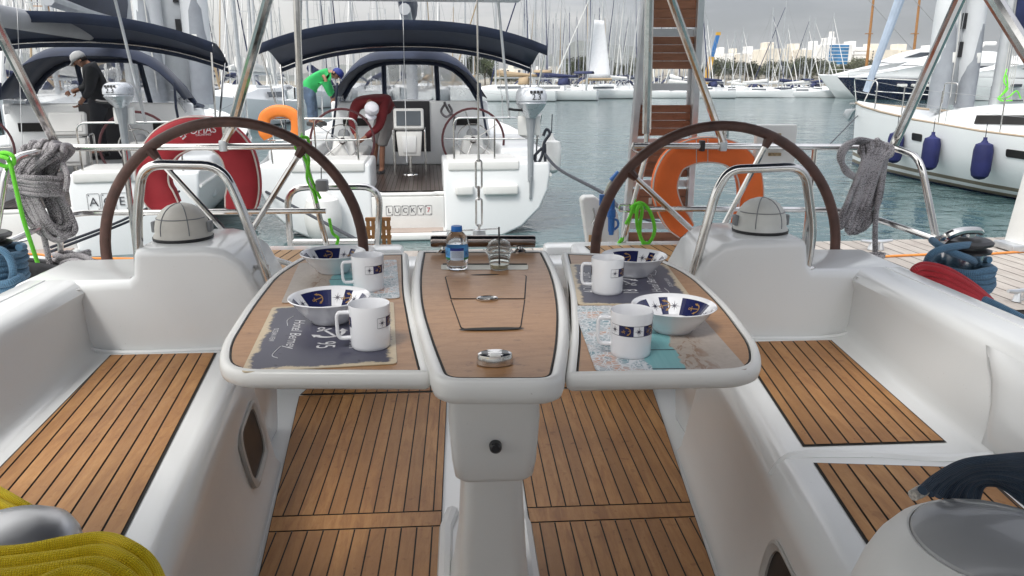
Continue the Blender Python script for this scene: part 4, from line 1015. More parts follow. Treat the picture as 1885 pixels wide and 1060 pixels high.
q = MB(); q.add(TXT['TOPIAS'], frame(at(368, 240, y=3.655), (1, .0, .06), (0, .25, 1), .045)); q.add(TXT['YACHTING'], frame(at(374, 248, y=3.653), (1, .0, .06), (0, .25, 1), .014)); q.tube([at(332, 252, y=3.655), at(338, 246, y=3.655), at(342, 251, y=3.655), at(336, 256, y=3.655)], .004, 5); q.build('lettering', 'matwhite', rb)
# white pads: outboard bracket on the rail, and a pivoting pad at the corner of the transom
q = MB(); a, b_ = at(1392, 229, y=3.68), at(1459, 300, y=3.68)
q.box(((a.x+b_.x)/2, 3.68, (a.z+b_.z)/2), (b_.x-a.x, .045, a.z-b_.z)); q.bevel(.008); ob = q.build('outboard_bracket', 'plast'); tag(ob, 'white square outboard mounting pad clamped to our right stern rail', 'mounting pad')
for v in (248, 284): MB().box(at(1426, v, y=3.652), (.06, .012, .014)).build('pad_bolt', mat('rusty_bolt', (.30, .22, .12), .7, var=.5, vs=90), ob)
q = MB(); P = [at(u, v, y=3.86) for u, v in ((1086, 480), (1070, 368), (1076, 362), (1096, 362), (1128, 384), (1138, 392), (1142, 480))]
q.prism(P, (0, .09, 0)); q.bevel(.014, 3); gp = q.build('fender_step', 'plast'); tag(gp, 'white moulded step hung outside the transom left of the blue plug', 'boarding step')
q = MB(); q.tube([at(1092, 383, y=3.855), at(1096, 398, y=3.85), at(1090, 412, y=3.855)], .006, 6, smooth=3); q.build('handle', 'steel', gp)
for u in (1086, 1104): q = MB(); q.box(at(u, 452, y=3.85), (.014, .01, .11)); q.build('wood_strip', 'teakh', gp)
# shore-power plug hanging from the rail
M['plugblue'] = mat('plug_blue', (.02, .13, .42), .4, var=.15)
pl = thing('shore_power_plug', 'blue shore power plug and cable hanging beside the white step', 'power plug', at(1128, 440, y=3.75))
q = MB(); A, B = at(1126, 366, y=3.75), at(1125, 432, y=3.75); d = B-A
q.tube([A, A+d*.28, A+d*.3, A+d*.5, A+d*.52, A+d*.9, A+d*.92, B], [.016, .017, .021, .022, .017, .016, .013, .012], 14); q.build('plug_body', 'plugblue', pl)
q = MB(); q.tube([A+d*.55, A+d*.6+Vector((.03, 0, 0)), A+d*.75+Vector((.034, 0, 0)), A+d*.86+Vector((.015, 0, 0))], .006, 8, smooth=4); q.build('locking_tab', 'plugblue', pl)
q = MB(); q.tube([at(1108, 378, y=3.76), at(1108, 358, y=3.76)], [.014, .013], 12); q.build('socket', 'plugblue', pl)
q = MB(); q.tube([at(1112, 362, y=3.77), at(1120, 342, y=3.77), at(1128, 330, y=3.77)], .008, 8); q.build('cable', mat('pale_cable', (.5, .5, .42), .6), pl)
q = MB(); q.tube([at(1125, 333, y=3.77), at(1140, 318, y=3.77)], [.015, .017], 12); q.build('upper_plug', 'plugblue', pl)
# gangway stowed upright
yg0, yg1 = 4.02, 3.82
def gpt(fx, v, dy=0.):
    f = v/460; y_ = yg1+(yg0-yg1)*f+dy
    ul, ur = 1184+(1142-1184)*f, 1294+(1270-1294)*f
    return at(ul+(ur-ul)*fx, v, y=y_)
gw = thing('gangway', 'aluminium gangway with dark wooden slats standing upright behind our right stern rail', 'gangway', gpt(.5, 460))
for fx in (.045, .955):
    MB().bar(gpt(fx, 480), gpt(fx, -60), .032, .05, (0, 1, 0)).bevel(.003, 1).build('side_rail', 'alu', gw)
for v0, v1 in ((-50, 50), (67, 127), (193, 250), (272, 326), (348, 403), (428, 484)):
    n = max(4, round((v1-v0)/15.5))
    q = MB()
    for i in range(n):
        va, vb = v0+(v1-v0)*i/n+.3, v0+(v1-v0)*(i+1)/n-.3
        A, B, Cc, Dd = gpt(.10, va), gpt(.90, va), gpt(.90, vb), gpt(.10, vb)
        q.prism([A, B, Cc, Dd], (0, .022, 0), pl=rnd.random())
    q.bevel(.002, 1); q.build('slat_panel', 'mahog', gw)
for v in (60, 160, 261, 337, 415):
    MB().bar(gpt(.09, v, .03), gpt(.91, v, .03), .02, .035, (0, 0, 1)).build('rung', 'alu', gw)
for fx in (.12, .88): MB().bar(gpt(fx, 250, .04), gpt(fx, 115, .04), .035, .02, (0, 1, 0)).build('fold_plate', 'alu', gw)

# ---------------------------------------------------------------- the floating dock
fy = lambda x: 6.62+.045*x
q = MB(); P = [(-26, 4.35-1.17), (26, 4.35+1.1), (26, fy(26)), (-26, fy(-26))]
P = [(-26, fy(-26)-2.25), (26, fy(26)-2.25), (26, fy(26)), (-26, fy(-26))]
q.prism([(x, y, -.32) for x, y in P], (0, 0, .11), 1); planks(q, P, -.202, pi/2+.045, .142, .010)
tag(q.build('dock', ['dockw', 'dark'], None, sharp=0, recalc=False), kind='structure')
q = MB()
for x in range(-24, 25, 4): q.box((x, fy(x)-1.1, -.58), (3.2, 2.0, .5))
q.bevel(.05); tag(q.build('dock_floats', mat('float_grey', (.25, .25, .25), .8), None), kind='structure')
def dk(u, v): return at(u, v, z=-.19)
rope('dock_line', 'thin orange line lying along the far edge of the dock', [[dk(-40, 476), dk(60, 468), dk(110, 474), dk(230, 476), dk(330, 478), dk(700, 476), dk(1100, 476), dk(1500, 474), dk(1600, 473), dk(1720, 468), dk(1800, 468), dk(1900, 462)]], 'ropeorange', .011)
def cleat(c, rz, label):
    o = thing('dock_cleat', label, 'cleat', c, 0, 'cleats on the dock')
    rot = Matrix.Rotation(rz, 3, 'Z'); P = lambda x, z: Vector(c)+rot @ Vector((x, 0, z))
    MB().tube([P(-.14, .075), P(-.07, .065), P(.07, .065), P(.14, .075)], [.012, .017, .017, .012], 8).build('horn', 'alu', o)
    for k in (-1, 1): MB().tube([P(k*.045, -.005), P(k*.04, .06)], [.03, .016], 8).build('foot', 'alu', o)
cleat(dk(1612, 458), 0, 'grey mooring cleat at the far edge of the dock, right of the hank')
cleat(dk(1880, 552), .3, 'grey mooring cleat on the dock at the right edge of the photo')
cleat(dk(20, 458), .2, 'grey mooring cleat on the dock at the left edge of the photo')
# white service pedestal on the dock
A = dk(1879, 458); pp = thing('service_pedestal', 'white service pedestal on the dock at the right edge', 'pedestal', A)
q = MB(); q.box(A+Vector((.04, 0, .03)), (.42, .26, .06)); q.bevel(.01); q.build('base_plate', 'alu', pp)
q = MB(); w0, w1 = .12, .07
q.loft([[A+Vector((x*w+.05+dx, y_*w, z)) for x, y_ in ((-1, -1), (1, -1), (1, 1), (-1, 1))] for z, w, dx in ((.05, .125, 0), (1.0, .10, .07), (1.12, .09, .08), (1.15, .06, .08))], closed=True, caps=True); q.bevel(.012); q.build('column', 'plast', pp)
q = MB(); q.lathe([(0, 0), (.03, 0), (.03, .03), (.015, .04), (0, .04)], 14, aim(A+Vector((.04, -.105, 1.02)), (0, -1, 0))); q.build('socket', 'greyplast', pp)
# ================================================================ people
def skin_mesh(verts, edges, rad, sub=2):
    me = bpy.data.meshes.new('s'); me.from_pydata([tuple(v) for v in verts], edges, []); o = bpy.data.objects.new('s', me); COL.objects.link(o)
    o.modifiers.new('Skin', 'SKIN'); o.modifiers['Skin'].use_smooth_shade = True
    sv = me.skin_vertices[0].data
    for i, r in enumerate(rad): sv[i].radius = (r, r) if not isinstance(r, tuple) else r
    sv[0].use_root = True
    md = o.modifiers.new('Sub', 'SUBSURF'); md.levels = sub; md.render_levels = sub
    bpy.context.view_layer.update()
    m2 = bpy.data.meshes.new_from_object(o.evaluated_get(bpy.context.evaluated_depsgraph_get()))
    bpy.data.objects.remove(o); return m2
def skin_part(name, J, chain, m_, parent, rad, sub=2):
    idx = {}; V = []; Rr = []; E = []
    for ch in chain:
        for a, b in zip(ch, ch[1:]):
            for k in (a, b):
                if k not in idx: idx[k] = len(V); V.append(J[k]); Rr.append(rad[k])
            E.append((idx[a], idx[b]))
    me = skin_mesh(V, E, Rr, sub); me.name = name; me.materials.clear(); me.materials.append(M[m_])
    me.polygons.foreach_set('use_smooth', [True]*len(me.polygons))
    o = bpy.data.objects.new(name, me); COL.objects.link(o)
    if parent: par(o, parent)
    return o
M['skin'] = mat('skin', (.34, .17, .11), .55, var=.12, vs=20)
M['hair'] = mat('dark_hair', (.02, .015, .012), .7)
def person(label, J, facing, cloth, cap, shorts=False):
    """J: joints in metres; facing: direction the face looks; cloth: shirt and trouser materials"""
    base = {'pelvis': .125, 'waist': .12, 'chest': .15, 'neck': .055, 'head0': .075, 'head1': .095, 'head2': .075}
    for s in 'lr': base.update({'sho'+s: .062, 'elb'+s: .044, 'wri'+s: .030, 'pal'+s: .036, 'hip'+s: .098, 'kne'+s: .058, 'ank'+s: .042, 'toe'+s: .034})
    f = Vector(facing).normalized(); J = {k: Vector(v) for k, v in J.items()}
    for s in 'lr':
        d = (J['wri'+s]-J['elb'+s]).normalized(); J['pal'+s] = J['wri'+s]+d*.08
        fw = Vector((f.x, f.y, 0)).normalized() if math.hypot(f.x, f.y) > .1 else Vector((0, -1, 0))
        J['toe'+s] = J['ank'+s]+fw*.17+Vector((0, 0, -.04))
    up = (J['head']-J['neck']).normalized()
    J['head0'] = J['head']-up*.06+f*.03; J['head1'] = J['head']+up*.03; J['head2'] = J['head']+up*.10
    trunk = [['pelvis', 'waist', 'chest', 'neck', 'head0', 'head1', 'head2']]
    limbs = []
    for s in 'lr':
        limbs += [['chest', 'sho'+s, 'elb'+s, 'wri'+s, 'pal'+s], ['pelvis', 'hip'+s, 'kne'+s, 'ank'+s, 'toe'+s]]
    slim = {k: v*{'pel': .5, 'wai': .5, 'che': .5, 'sho': .5, 'hip': .55, 'kne': .85, 'elb': .75}.get(k[:3], 1) for k, v in base.items()}
    body = skin_part('person', J, trunk+limbs, 'skin', None, slim)
    tag(body, label, 'person')
    # fingers and a nose, grown into the same surface
    bm = bmesh.new(); bm.from_mesh(body.data); q = MB(); q.bm.free(); q.bm = bm; q.pl = bm.faces.layers.float.new('pl'); q.uv = bm.loops.layers.uv.verify()
    for s in 'lr':
        d = (J['pal'+s]-J['wri'+s]).normalized(); side = d.cross(f).normalized() if d.cross(f).length > .1 else d.orthogonal().normalized(); cu = side.cross(d)
        for k in range(4):
            b0 = J['pal'+s]+d*.02+side*(.024*(k-1.5)*.75); ln = (.062, .075, .07, .055)[k]
            q.tube([b0, b0+d*ln*.5+cu*.008, b0+d*ln*.8+cu*.028, b0+d*ln*.85+cu*.045], [.0095, .009, .008, .006], 6)
        b0 = J['wri'+s]+d*.035+side*.03; q.tube([b0, b0+side*.03+d*.02, b0+side*.04+d*.05], [.011, .010, .008], 6)
    h = J['head']; rt = f.cross(up).normalized()
    fc = h+f*.095
    q.tube([fc+up*.035, fc+up*.01+f*.022, fc-up*.005+f*.012], [.008, .016, .008], 6)
    for sg in (-1, 1): q.lathe([(0, .012), (.022, .006), (.028, -.004), (0, -.01)], 8, aim(h+rt*sg*.092, rt*sg))
    bm.to_mesh(body.data); bm.free(); body.data.polygons.foreach_set('use_smooth', [True]*len(body.data.polygons))
    q = MB()
    for sg in (-1, 1): q.lathe([(0, .006), (.009, .004), (.012, 0)], 8, aim(fc+up*.035+rt*sg*.034-f*.008, f))
    q.tube([fc-up*.04+rt*.024-f*.004, fc-up*.042+f*.003, fc-up*.04-rt*.024-f*.004], .0045, 5); q.build('face_features', 'hair', body)
    # clothes over the same skeleton
    sh = {k: v*1.16+.008 for k, v in base.items()}; sh['neck'] = .105; sh['chest'] = .20; sh['shol'] = sh['shor'] = .10; sh['elbl'] = sh['elbr'] = .066
    for s in 'lr': J['cuf'+s] = J['elb'+s]+(J['wri'+s]-J['elb'+s])*.86; sh['cuf'+s] = .045
    J['tail'] = J['pelvis']+(J['pelvis']-J['waist']).normalized()*.05; sh['tail'] = .16; sh['waist'] = .155; sh['pelvis'] = .165
    skin_part('shirt', J, [['tail', 'pelvis', 'waist', 'chest', 'neck']]+[['chest', 'sho'+s, 'elb'+s, 'cuf'+s] for s in 'lr'], cloth[0], body, sh)
    for s in 'lr':
        J['hem'+s] = J['kne'+s]+(J['ank'+s]-J['kne'+s])*(.12 if shorts else .9); sh['hem'+s] = .085 if shorts else .065; sh['kne'+s] = .085 if shorts else .076
    sh['pelvis'] = .155; J['belt'] = J['pelvis']+(J['waist']-J['pelvis'])*.6; sh['belt'] = .145
    skin_part('trousers', J, [['belt', 'pelvis']]+[['pelvis', 'hip'+s, 'kne'+s, 'hem'+s] for s in 'lr'], cloth[1], body, sh)
    if not shorts or True:
        for s in 'lr':
            T0 = (J['toe'+s]-J['ank'+s]); q = MB(); a = J['ank'+s]
            q.tube([a-T0.normalized()*.07+Vector((0, 0, -.05)), a+Vector((0, 0, -.035)), J['toe'+s]+Vector((0, 0, -.012)), J['toe'+s]+T0.normalized()*.05+Vector((0, 0, -.02))], [.04, .05, .046, .025], 10); q.build('shoe', 'rubber', body)
    # peaked cap
    cm = Matrix((rt, f, up)).transposed().to_4x4() if False else frame(h+up*.045, rt, f)
    q = MB(); q.lathe([(.102, -.01), (.108, .02), (.102, .06), (.075, .098), (.03, .115), (0, .117)], 18, cm)
    q.loft([[cm @ Vector((x, .09+.0*abs(x), .0)) for x in yrange(-.085, .085, 8)], [cm @ Vector((x, .10+.075*(1-(x/.09)**2), -.012-abs(x)*.15)) for x in yrange(-.085, .085, 8)]])
    q.build('cap', cap, body, solid=.004)
    q = MB(); q.lathe([(.099, -.06), (.1, -.01), (.098, .02)], 16, cm, a0=pi*1.05, a1=pi*1.95); q.build('hair', 'hair', body, solid=.01)
    return body
M['shred'] = mat('wine_jersey', (.16, .012, .016), .8, var=.2, vs=5, bmp=.3, bs=9)
M['shgreen'] = mat('green_jersey', (.035, .44, .12), .8, var=.15, vs=5, bmp=.3, bs=9)
M['shgrey'] = mat('charcoal_jersey', (.035, .037, .042), .85, var=.25, vs=5, bmp=.3, bs=9)
M['jeans'] = mat('worn_jeans', (.085, .125, .19), .85, var=.4, vs=9, bmp=.3, bs=12)
M['gshorts'] = mat('grey_shorts', (.26, .25, .245), .85, var=.15, bmp=.3, bs=10)
M['gtrous'] = mat('grey_trousers', (.03, .032, .038), .85, var=.2, bmp=.3, bs=10)
M['capw'] = mat('white_cap', (.78, .78, .84), .7); M['capb'] = mat('blue_cap_cloth', (.02, .035, .20), .7); M['capg'] = mat('pale_grey_cap', (.45, .46, .47), .7)
P = lambda u, v, y: at(u, v, y=y)
yr = 12.3
person('person in a wine red jersey, grey shorts and white cap bending down beside the wheel',
  {'pelvis': P(712, 202, yr+.45), 'waist': P(704, 184, yr+.28), 'chest': P(682, 182, yr), 'neck': P(681, 192, yr-.20), 'head': P(683, 199, yr-.33),
   'shol': P(655, 188, yr-.05), 'elbl': P(648, 226, yr-.12), 'wril': P(656, 252, yr-.30), 'shor': P(708, 190, yr-.02), 'elbr': P(698, 234, yr-.25), 'wrir': P(668, 256, yr-.38),
   'hipl': P(702, 214, yr+.45), 'knel': P(693, 258, yr+.30), 'ankl': P(688, 306, yr+.38), 'hipr': P(720, 214, yr+.45), 'kner': P(704, 264, yr+.15), 'ankr': P(703, 312, yr+.2)}, (-.05, -.45, -.9), ('shred', 'gshorts'), 'capw', True)
yg = 14.6
person('person in a bright green jersey, jeans and blue cap stooping on the side deck',
  {'pelvis': P(569, 164, yg), 'waist': P(571, 153, yg), 'chest': P(588, 138, yg-.03), 'neck': P(604, 133, yg-.05), 'head': P(616, 136, yg-.05),
   'shol': P(597, 140, yg-.2), 'elbl': P(603, 162, yg-.24), 'wril': P(611, 180, yg-.15), 'shor': P(596, 140, yg+.17), 'elbr': P(606, 160, yg+.25), 'wrir': P(616, 182, yg+.2),
   'hipl': P(567, 170, yg-.12), 'knel': P(572, 195, yg-.14), 'ankl': P(572, 224, yg-.1), 'hipr': P(569, 170, yg+.12), 'kner': P(578, 195, yg+.14), 'ankr': P(580, 222, yg+.14)}, (.75, -.1, -.6), ('shgreen', 'jeans'), 'capb')
yk = 12.2
person('person in charcoal clothes and pale cap standing under the dark awning of the left boat',
  {'pelvis': P(182, 192, yk), 'waist': P(184, 170, yk), 'chest': P(176, 139, yk-.02), 'neck': P(163, 118, yk-.03), 'head': P(151, 112, yk-.04),
   'shol': P(170, 131, yk-.2), 'elbl': P(166, 166, yk-.26), 'wril': P(152, 184, yk-.28), 'shor': P(170, 131, yk+.17), 'elbr': P(158, 160, yk+.2), 'wrir': P(141, 166, yk+.12),
   'hipl': P(180, 200, yk-.11), 'knel': P(177, 236, yk-.13), 'ankl': P(182, 280, yk-.1), 'hipr': P(184, 200, yk+.11), 'kner': P(184, 236, yk+.12), 'ankr': P(192, 278, yk+.13)}, (-.85, -.1, -.45), ('shgrey', 'gtrous'), 'capg')
# ================================================================ yachts moored across the dock
M['vinyl'] = None
def alpha_mat(name, col, a, rough=.2):
    m, t, b = nt(name); n = noise(t, coords(t), 2.5, 4, .6)
    L(t, ramp(t, n, [(.3, tuple(x*.75 for x in col)), (.7, col)]), b.inputs['Base Color'])
    L(t, mth(t, 'MULTIPLY_ADD', n, .5, a-.25), b.inputs['Alpha']); b.inputs['Roughness'].default_value = rough; M[name] = m
alpha_mat('vinyl', (.55, .58, .62), .48)
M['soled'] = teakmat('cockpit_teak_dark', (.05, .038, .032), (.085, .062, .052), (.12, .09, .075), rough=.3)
M['red_led'] = mat('card_red', (.45, .03, .05), .5); M['ink'] = mat('card_ink', (.06, .06, .07), .5)
M['wheelr'] = mat('wine_leather', (.085, .022, .026), .5)
M['screen'] = mat('plotter_screen', (.06, .075, .09), .12, var=.1)
M['mastal'] = mat('mast_alloy', (.52, .54, .56), .42, .55, var=.08)
M['rig'] = mat('rigging_wire', (.35, .36, .37), .45, .6)
M['hull2'] = M['hullw']; M['dghy'] = mat('dinghy_grey', (.60, .62, .64), .55, var=.08, vs=1.5, bmp=.1, bs=6); M['dghd'] = mat('dinghy_dark', (.27, .29, .32), .6, var=.1)
M['fendw'] = mat('white_fender', (.74, .74, .72), .45, var=.06); M['fendb'] = mat('blue_fender', (.008, .012, .085), .7, var=.2, bmp=.2, bs=120)
ALLSTR = None
def hull_sections(stations, prof=None, keel=-.25):
    secs = []
    for y, b_, zd in stations:
        r = [(b_, zd), (b_*.998, zd-.16), (b_*.985, zd*.62), (b_*.93, zd*.36), (b_*.80, zd*.10), (b_*.62, -.06), (b_*.3, -.2), (0, keel)]
        secs.append([(-x, y, z) for x, z in r]+[(x, y, z) for x, z in r[::-1][1:]])
    return secs
def stern_yacht(label, group=None, steps=True):
    root = thing('sailing_yacht', label, 'sailing yacht', (0, 0, 0), 0, group)
    b0 = 1.88; zd = .95
    st = [(0, 1.88, .95), (.6, 1.92, .96), (2, 2.03, 1.0), (4, 2.10, 1.05), (6, 2.0, 1.1), (8, 1.72, 1.18), (10, 1.15, 1.28), (11.4, .52, 1.36), (12.3, .03, 1.42)]
    secs = hull_sections(st)
    q = MB(); q.loft(secs, mif=lambda i, j: 0); q.build('hull', 'hullw', root, sharp=40)
    MB().tube([(b_*1.0+.004, y, z_-.17) for y, b_, z_ in st], .022, 6).build('rub_rail', 'plast', root); MB().tube([(-b_*1.0-.004, y, z_-.17) for y, b_, z_ in st], .022, 6).build('rub_rail', 'plast', root)
    # the two stern quarters either side of the walk-through
    r = [(b0, zd), (b0*.998, zd-.16), (b0*.985, zd*.62), (b0*.93, zd*.36), (b0*.80, zd*.10), (b0*.62, -.06), (.47, -.12)]
    for s in (-1, 1):
        q = MB(); q.prism([(s*.47, -.02, zd)]+[(s*x, -.02, z) for x, z in r], (0, 1.25, 0)); q.bevel(.035, 3, 50); qt = q.build('stern_quarter', 'hullw', root, sharp=50)
        q = MB(); q.box((s*1.0, .42, zd-.035), (.94, .92, .14)); q.bevel(.03, 3); q.build('helm_seat', 'plast', qt)
        for x, w in ((.74, .24), (1.22, .46)) if steps and s > 0 else ():
            q = MB(); q.box((s*x, -.05, .60), (w, .09, .14)); q.bevel(.03, 3); q.build('transom_step', 'plast', qt)
        q = MB(); q.box((s*1.62, 2.4, .78), (.62, 2.9, .56)); q.bevel(.05, 3); q.build('coaming', 'hullw', root)
        q = MB(); q.loft([[Vector((s*.95+x*w, 1.62+y_*d+dy, z)) for x, y_ in ((-1, -1), (1, -1), (1, 1), (-1, 1))] for z, w, d, dy in ((.5, .22, .26, .1), (.95, .18, .2, .06), (1.15, .14, .14, .03), (1.2, .10, .1, .02))], closed=True, caps=True); q.bevel(.03, 3); q.build('helm_pod', 'plast', root)
        q = MB(); q.lathe([(.09, 0), (.085, .04), (.06, .085), (.02, .1), (0, .1)], 16, Matrix.Translation((s*.95, 1.66, 1.2))); q.build('compass', 'greyplast', root)
        wheel(s*.95, 1.42, 1.14, .455, R(90+14*s), R(-6), .017, .0085, root, 'wheelr', detail=False, inner=True, nsp=5)
        # stern rail
        q = MB(); x0 = .62
        q.tube(fillet([(s*x0, .1, .95), (s*x0, .08, 1.52), (s*1.72, .06, 1.52), (s*1.86, .7, 1.55), (s*1.9, 1.5, .98)], .1, 4), .0125, 8); pr = q.build('stern_rail', 'steel', root)
        for a, b_ in (((s*x0, .09, 1.25), (s*1.74, .07, 1.25)), ((s*1.72, .06, 1.52), (s*1.70, .08, .93)), ((s*1.88, .75, 1.27), (s*1.73, .1, 1.25)), ((s*1.15, .06, 1.52), (s*1.15, .09, .95))): MB().tube([a, b_], .011, 8).build('rail_tube', 'steel', pr)
        for y in (3.2, 5.0, 6.8, 8.6):
            bb = 2.05 if y < 5.5 else 1.9 if y < 7 else 1.5; MB().tube([(s*bb, y, 1.02), (s*bb, y, 1.68)], .012, 6).build('stanchion', 'steel', root)
        MB().tube([(s*1.9, 1.5, 1.55), (s*2.05, 3.2, 1.66), (s*2.05, 5, 1.68), (s*1.9, 6.8, 1.7), (s*1.5, 8.6, 1.74), (s*.5, 11.3, 2.0)], .004, 5).build('lifeline', 'rig', root)
    q = MB(); q.box((0, .02, .30), (.94, .06, .44)); q.bevel(.01); ris = q.build('transom_riser', 'plast', root)
    q = MB(); q.box((0, -.17, .05), (1.0, .40, .10)); q.bevel(.03, 3); q.build('swim_platform', 'plast', root)
    q = MB(); q.box((0, -.18, .106), (.9, .3, .01)); q.build('platform_teak', mat('platform_teak', (.38, .31, .27), .7), root)
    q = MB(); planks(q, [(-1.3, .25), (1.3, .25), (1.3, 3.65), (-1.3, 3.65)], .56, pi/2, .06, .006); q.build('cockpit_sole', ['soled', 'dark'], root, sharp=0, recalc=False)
    q = MB(); q.tube(fillet([(-.47, .05, .55), (-.36, .06, .55), (-.33, .02, .545), (.33, .02, .545), (.36, .06, .55), (.47, .05, .55)], .04, 3), .028, 8); q.build('sole_edge', 'plast', root)
    q = MB(); q.box((0, .12, .53), (.9, .16, .05)); q.build('step_teak', 'soled', root)
    # table with chart plotter
    nv = MB(); nv.box((0, 2.0, 1.42), (.46, .11, .32), Matrix.Rotation(R(-12), 3, 'X')); nv.bevel(.03, 3); nv = nv.build('plotter_case', 'plast', root)
    q = MB(); q.box((0, 1.942, 1.435), (.37, .012, .22), Matrix.Rotation(R(-12), 3, 'X')); q.build('screen', 'screen', nv)
    q = MB(); q.prism([(-.20, 1.95, 1.24), (.20, 1.95, 1.24), (.17, 1.95, .86), (-.17, 1.95, .86)], (0, .22, 0)); q.bevel(.02, 2); tb = q.build('cockpit_table', 'plast', root)
    q = MB(); q.tube([(0, 2.05, .88), (0, 2.05, .56)], .028, 10); q.lathe([(0, .57), (.12, .57), (.11, .585), (0, .59)], 18, Matrix.Translation((0, 2.05, 0))); q.build('table_leg', 'steel', tb)
    for s in (-1, 1): MB().tube(fillet([(s*.24, 1.94, .56), (s*.24, 1.94, 1.28), (s*.24, 2.2, 1.28), (s*.24, 2.2, .56)], .05, 3), .014, 8).build('table_rail', 'steel', tb)
    q = MB(); q.prism([(s*x, 1.944, z) for s, x, z in ((-1, .11, 1.17), (1, .11, 1.17), (1, .095, .92), (-1, .095, .92))], (0, -.012, 0)); q.bevel(.004); q.build('table_panel', 'gelw', tb)
    # cockpit front, companionway, cabin
    q = MB(); q.box((0, 3.75, 1.10), (2.7, .16, 1.1)); q.bevel(.04, 3); bk = q.build('bulkhead', 'hullw', root)
    q = MB(); q.box((.02, 3.655, 1.22), (.62, .03, .86)); q.build('companionway', 'darkhole', bk)  # solid dark panel; the shade of the opening is put into its colour
    for x in (-.95, .95): q = MB(); q.box((x, 3.66, 1.30), (.42, .02, .13)); q.build('bulkhead_window', 'glassdark', bk)
    for s in (-1, 1): q = MB(); q.box((s*1.02, 2.9, .72), (.62, 1.7, .36)); q.bevel(.04, 3); q.build('cockpit_bench', 'plast', root)
    secs = [[(-w*1.12, y, 1.0), (-w*1.05, y, z-.12), (-w*.9, y, z-.03), (0, y, z+.04), (w*.9, y, z-.03), (w*1.05, y, z-.12), (w*1.12, y, 1.0)] for y, w, z in ((3.7, 1.25, 1.62), (5, 1.2, 1.62), (7, 1.02, 1.56), (8.4, .8, 1.44), (9.4, .5, 1.25))]
    q = MB(); q.loft(secs, caps=True); q.build('cabin', 'hullw', root)
    q = MB(); q.loft([[(-b_*.98, y, z), (b_*.98, y, z)] for y, b_, z in st[3:]]); q.build('fore_deck', 'hullw', root)
    # spray hood
    arch = lambda w, z0, z1, y, p=3.6: [Vector((w*k, y, z0+(z1-z0)*(1-abs(k)**p))) for k in yrange(-1, 1, 16)]
    q = MB(); q.loft([arch(1.30, 1.70, 2.34, 3.3), arch(1.29, 1.72, 2.50, 3.7), arch(1.28, 1.72, 2.46, 4.2), arch(1.26, 1.7, 2.32, 4.55)]); sh_ = q.build('spray_hood', 'canvasnavy', root, solid=.012)
    A0, A1 = arch(1.26, 1.62, 2.32, 4.55), [Vector((1.34*k, 4.95, 1.56-.0*k)) for k in yrange(-1, 1, 16)]
    for i0, i1 in ((0, 5), (5, 11), (11, 16)):
        q = MB(); q.loft([[A0[i]*(1-f)+A1[i]*f for i in range(i0, i1+1)] for f in (.0, .5, 1.)]); q.build('hood_window', 'vinyl', sh_)
    for i in (0, 5, 11, 16): MB().tube([A0[i], A1[i]], .045 if i in (5, 11) else .03, 6).build('window_frame', 'canvasnavy', sh_)
    MB().tube(A0, .05, 8).build('hood_seam', 'canvasnavy', sh_); MB().tube(A1, .03, 8).build('hood_foot', 'canvasnavy', sh_)
    for s in (-1, 1):
        q = MB(); q.face([(s*1.18, 3.3, 1.72), (s*1.17, 4.0, 1.75), (s*1.24, 4.95, 1.56), (s*1.26, 3.5, 1.5)]); q.build('side_panel', 'vinyl', sh_, solid=.006)
        MB().tube([(s*1.18, 3.3, 1.95), (s*1.2, 3.1, 1.6), (s*1.27, 2.9, 1.1)], .02, 6).build('hood_strut', 'canvasnavy', sh_)
    # bimini
    def bim(y, z0, w=2.02): return [Vector((w*k, y, z0-.34*abs(k)**2.4)) for k in yrange(-1, 1, 18)]
    q = MB(); q.loft([[p+Vector((0, 0, -.13)) for p in bim(1.26, 2.80)], bim(1.25, 2.80), bim(1.7, 2.80), bim(2.3, 2.72), bim(2.9, 2.58), [p+Vector((0, 0, -.12)) for p in bim(2.92, 2.57)]]); bi = q.build('bimini', 'canvasnavy', root, solid=.01)
    for y, z in ((1.3, 2.78), (2.88, 2.54)): MB().tube([p+Vector((0, 0, -.02)) for p in bim(y, z)], .016, 8).build('bow', 'steel', bi)
    for s in (-1, 1):
        MB().tube([(s*2.0, 1.3, 2.46), (s*1.86, 2.1, 1.1)], .014, 8).build('bimini_strut', 'steel', bi); MB().tube([(s*2.0, 2.88, 2.36), (s*1.86, 2.1, 1.1)], .014, 8).build('bimini_strut', 'steel', bi)
    # rig
    mo = MB(); mo.tube([(0, 6.2, 1.5), (0, 6.2, 18.5)], [.12, .10], 12); mo = mo.build('mast', 'mastal', root)
    q = MB(); q.tube([(0, 6.0, 2.95), (0, 1.9, 3.0)], .085, 10); bo = q.build('boom', 'mastal', root)
    q = MB(); secs = [[Vector((w*cos(a), y, z+h*sin(a))) for a in yrange(0, 2*pi*11/12, 11)] for y, w, z, h in ((6.05, .12, 3.6, .6), (5.2, .17, 3.35, .36), (3.6, .15, 3.25, .27), (2.0, .10, 3.18, .16))]
    q.loft(secs, closed=True, caps=True); q.build('sail_cover', 'canvasnavy', bo)
    for s in (-1, 1):
        MB().tube([(s*.0, 6.2, 17.5), (s*.95, 6.3, 11), (s*1.9, 6.4, 1.1)], .006, 5).build('shroud', 'rig', mo); MB().tube([(0, 6.2, 7.2), (s*.85, 6.3, 7.3)], .03, 6).build('spreader', 'mastal', mo)
    MB().tube([(0, 6.2, 18.3), (0, .1, .95)], .005, 5).build('backstay', 'rig', mo)
    # goal-post with a solar panel over the stern
    for s in (-1, 1):
        MB().tube([(s*1.35, .1, 1.5), (s*1.2, .0, 2.93)], .017, 8).build('panel_post', 'alu', root)
    q = MB(); q.box((0, .05, 2.98), (3.0, .75, .035)); q.bevel(.006); q.build('solar_panel', 'solar', root)
    return root
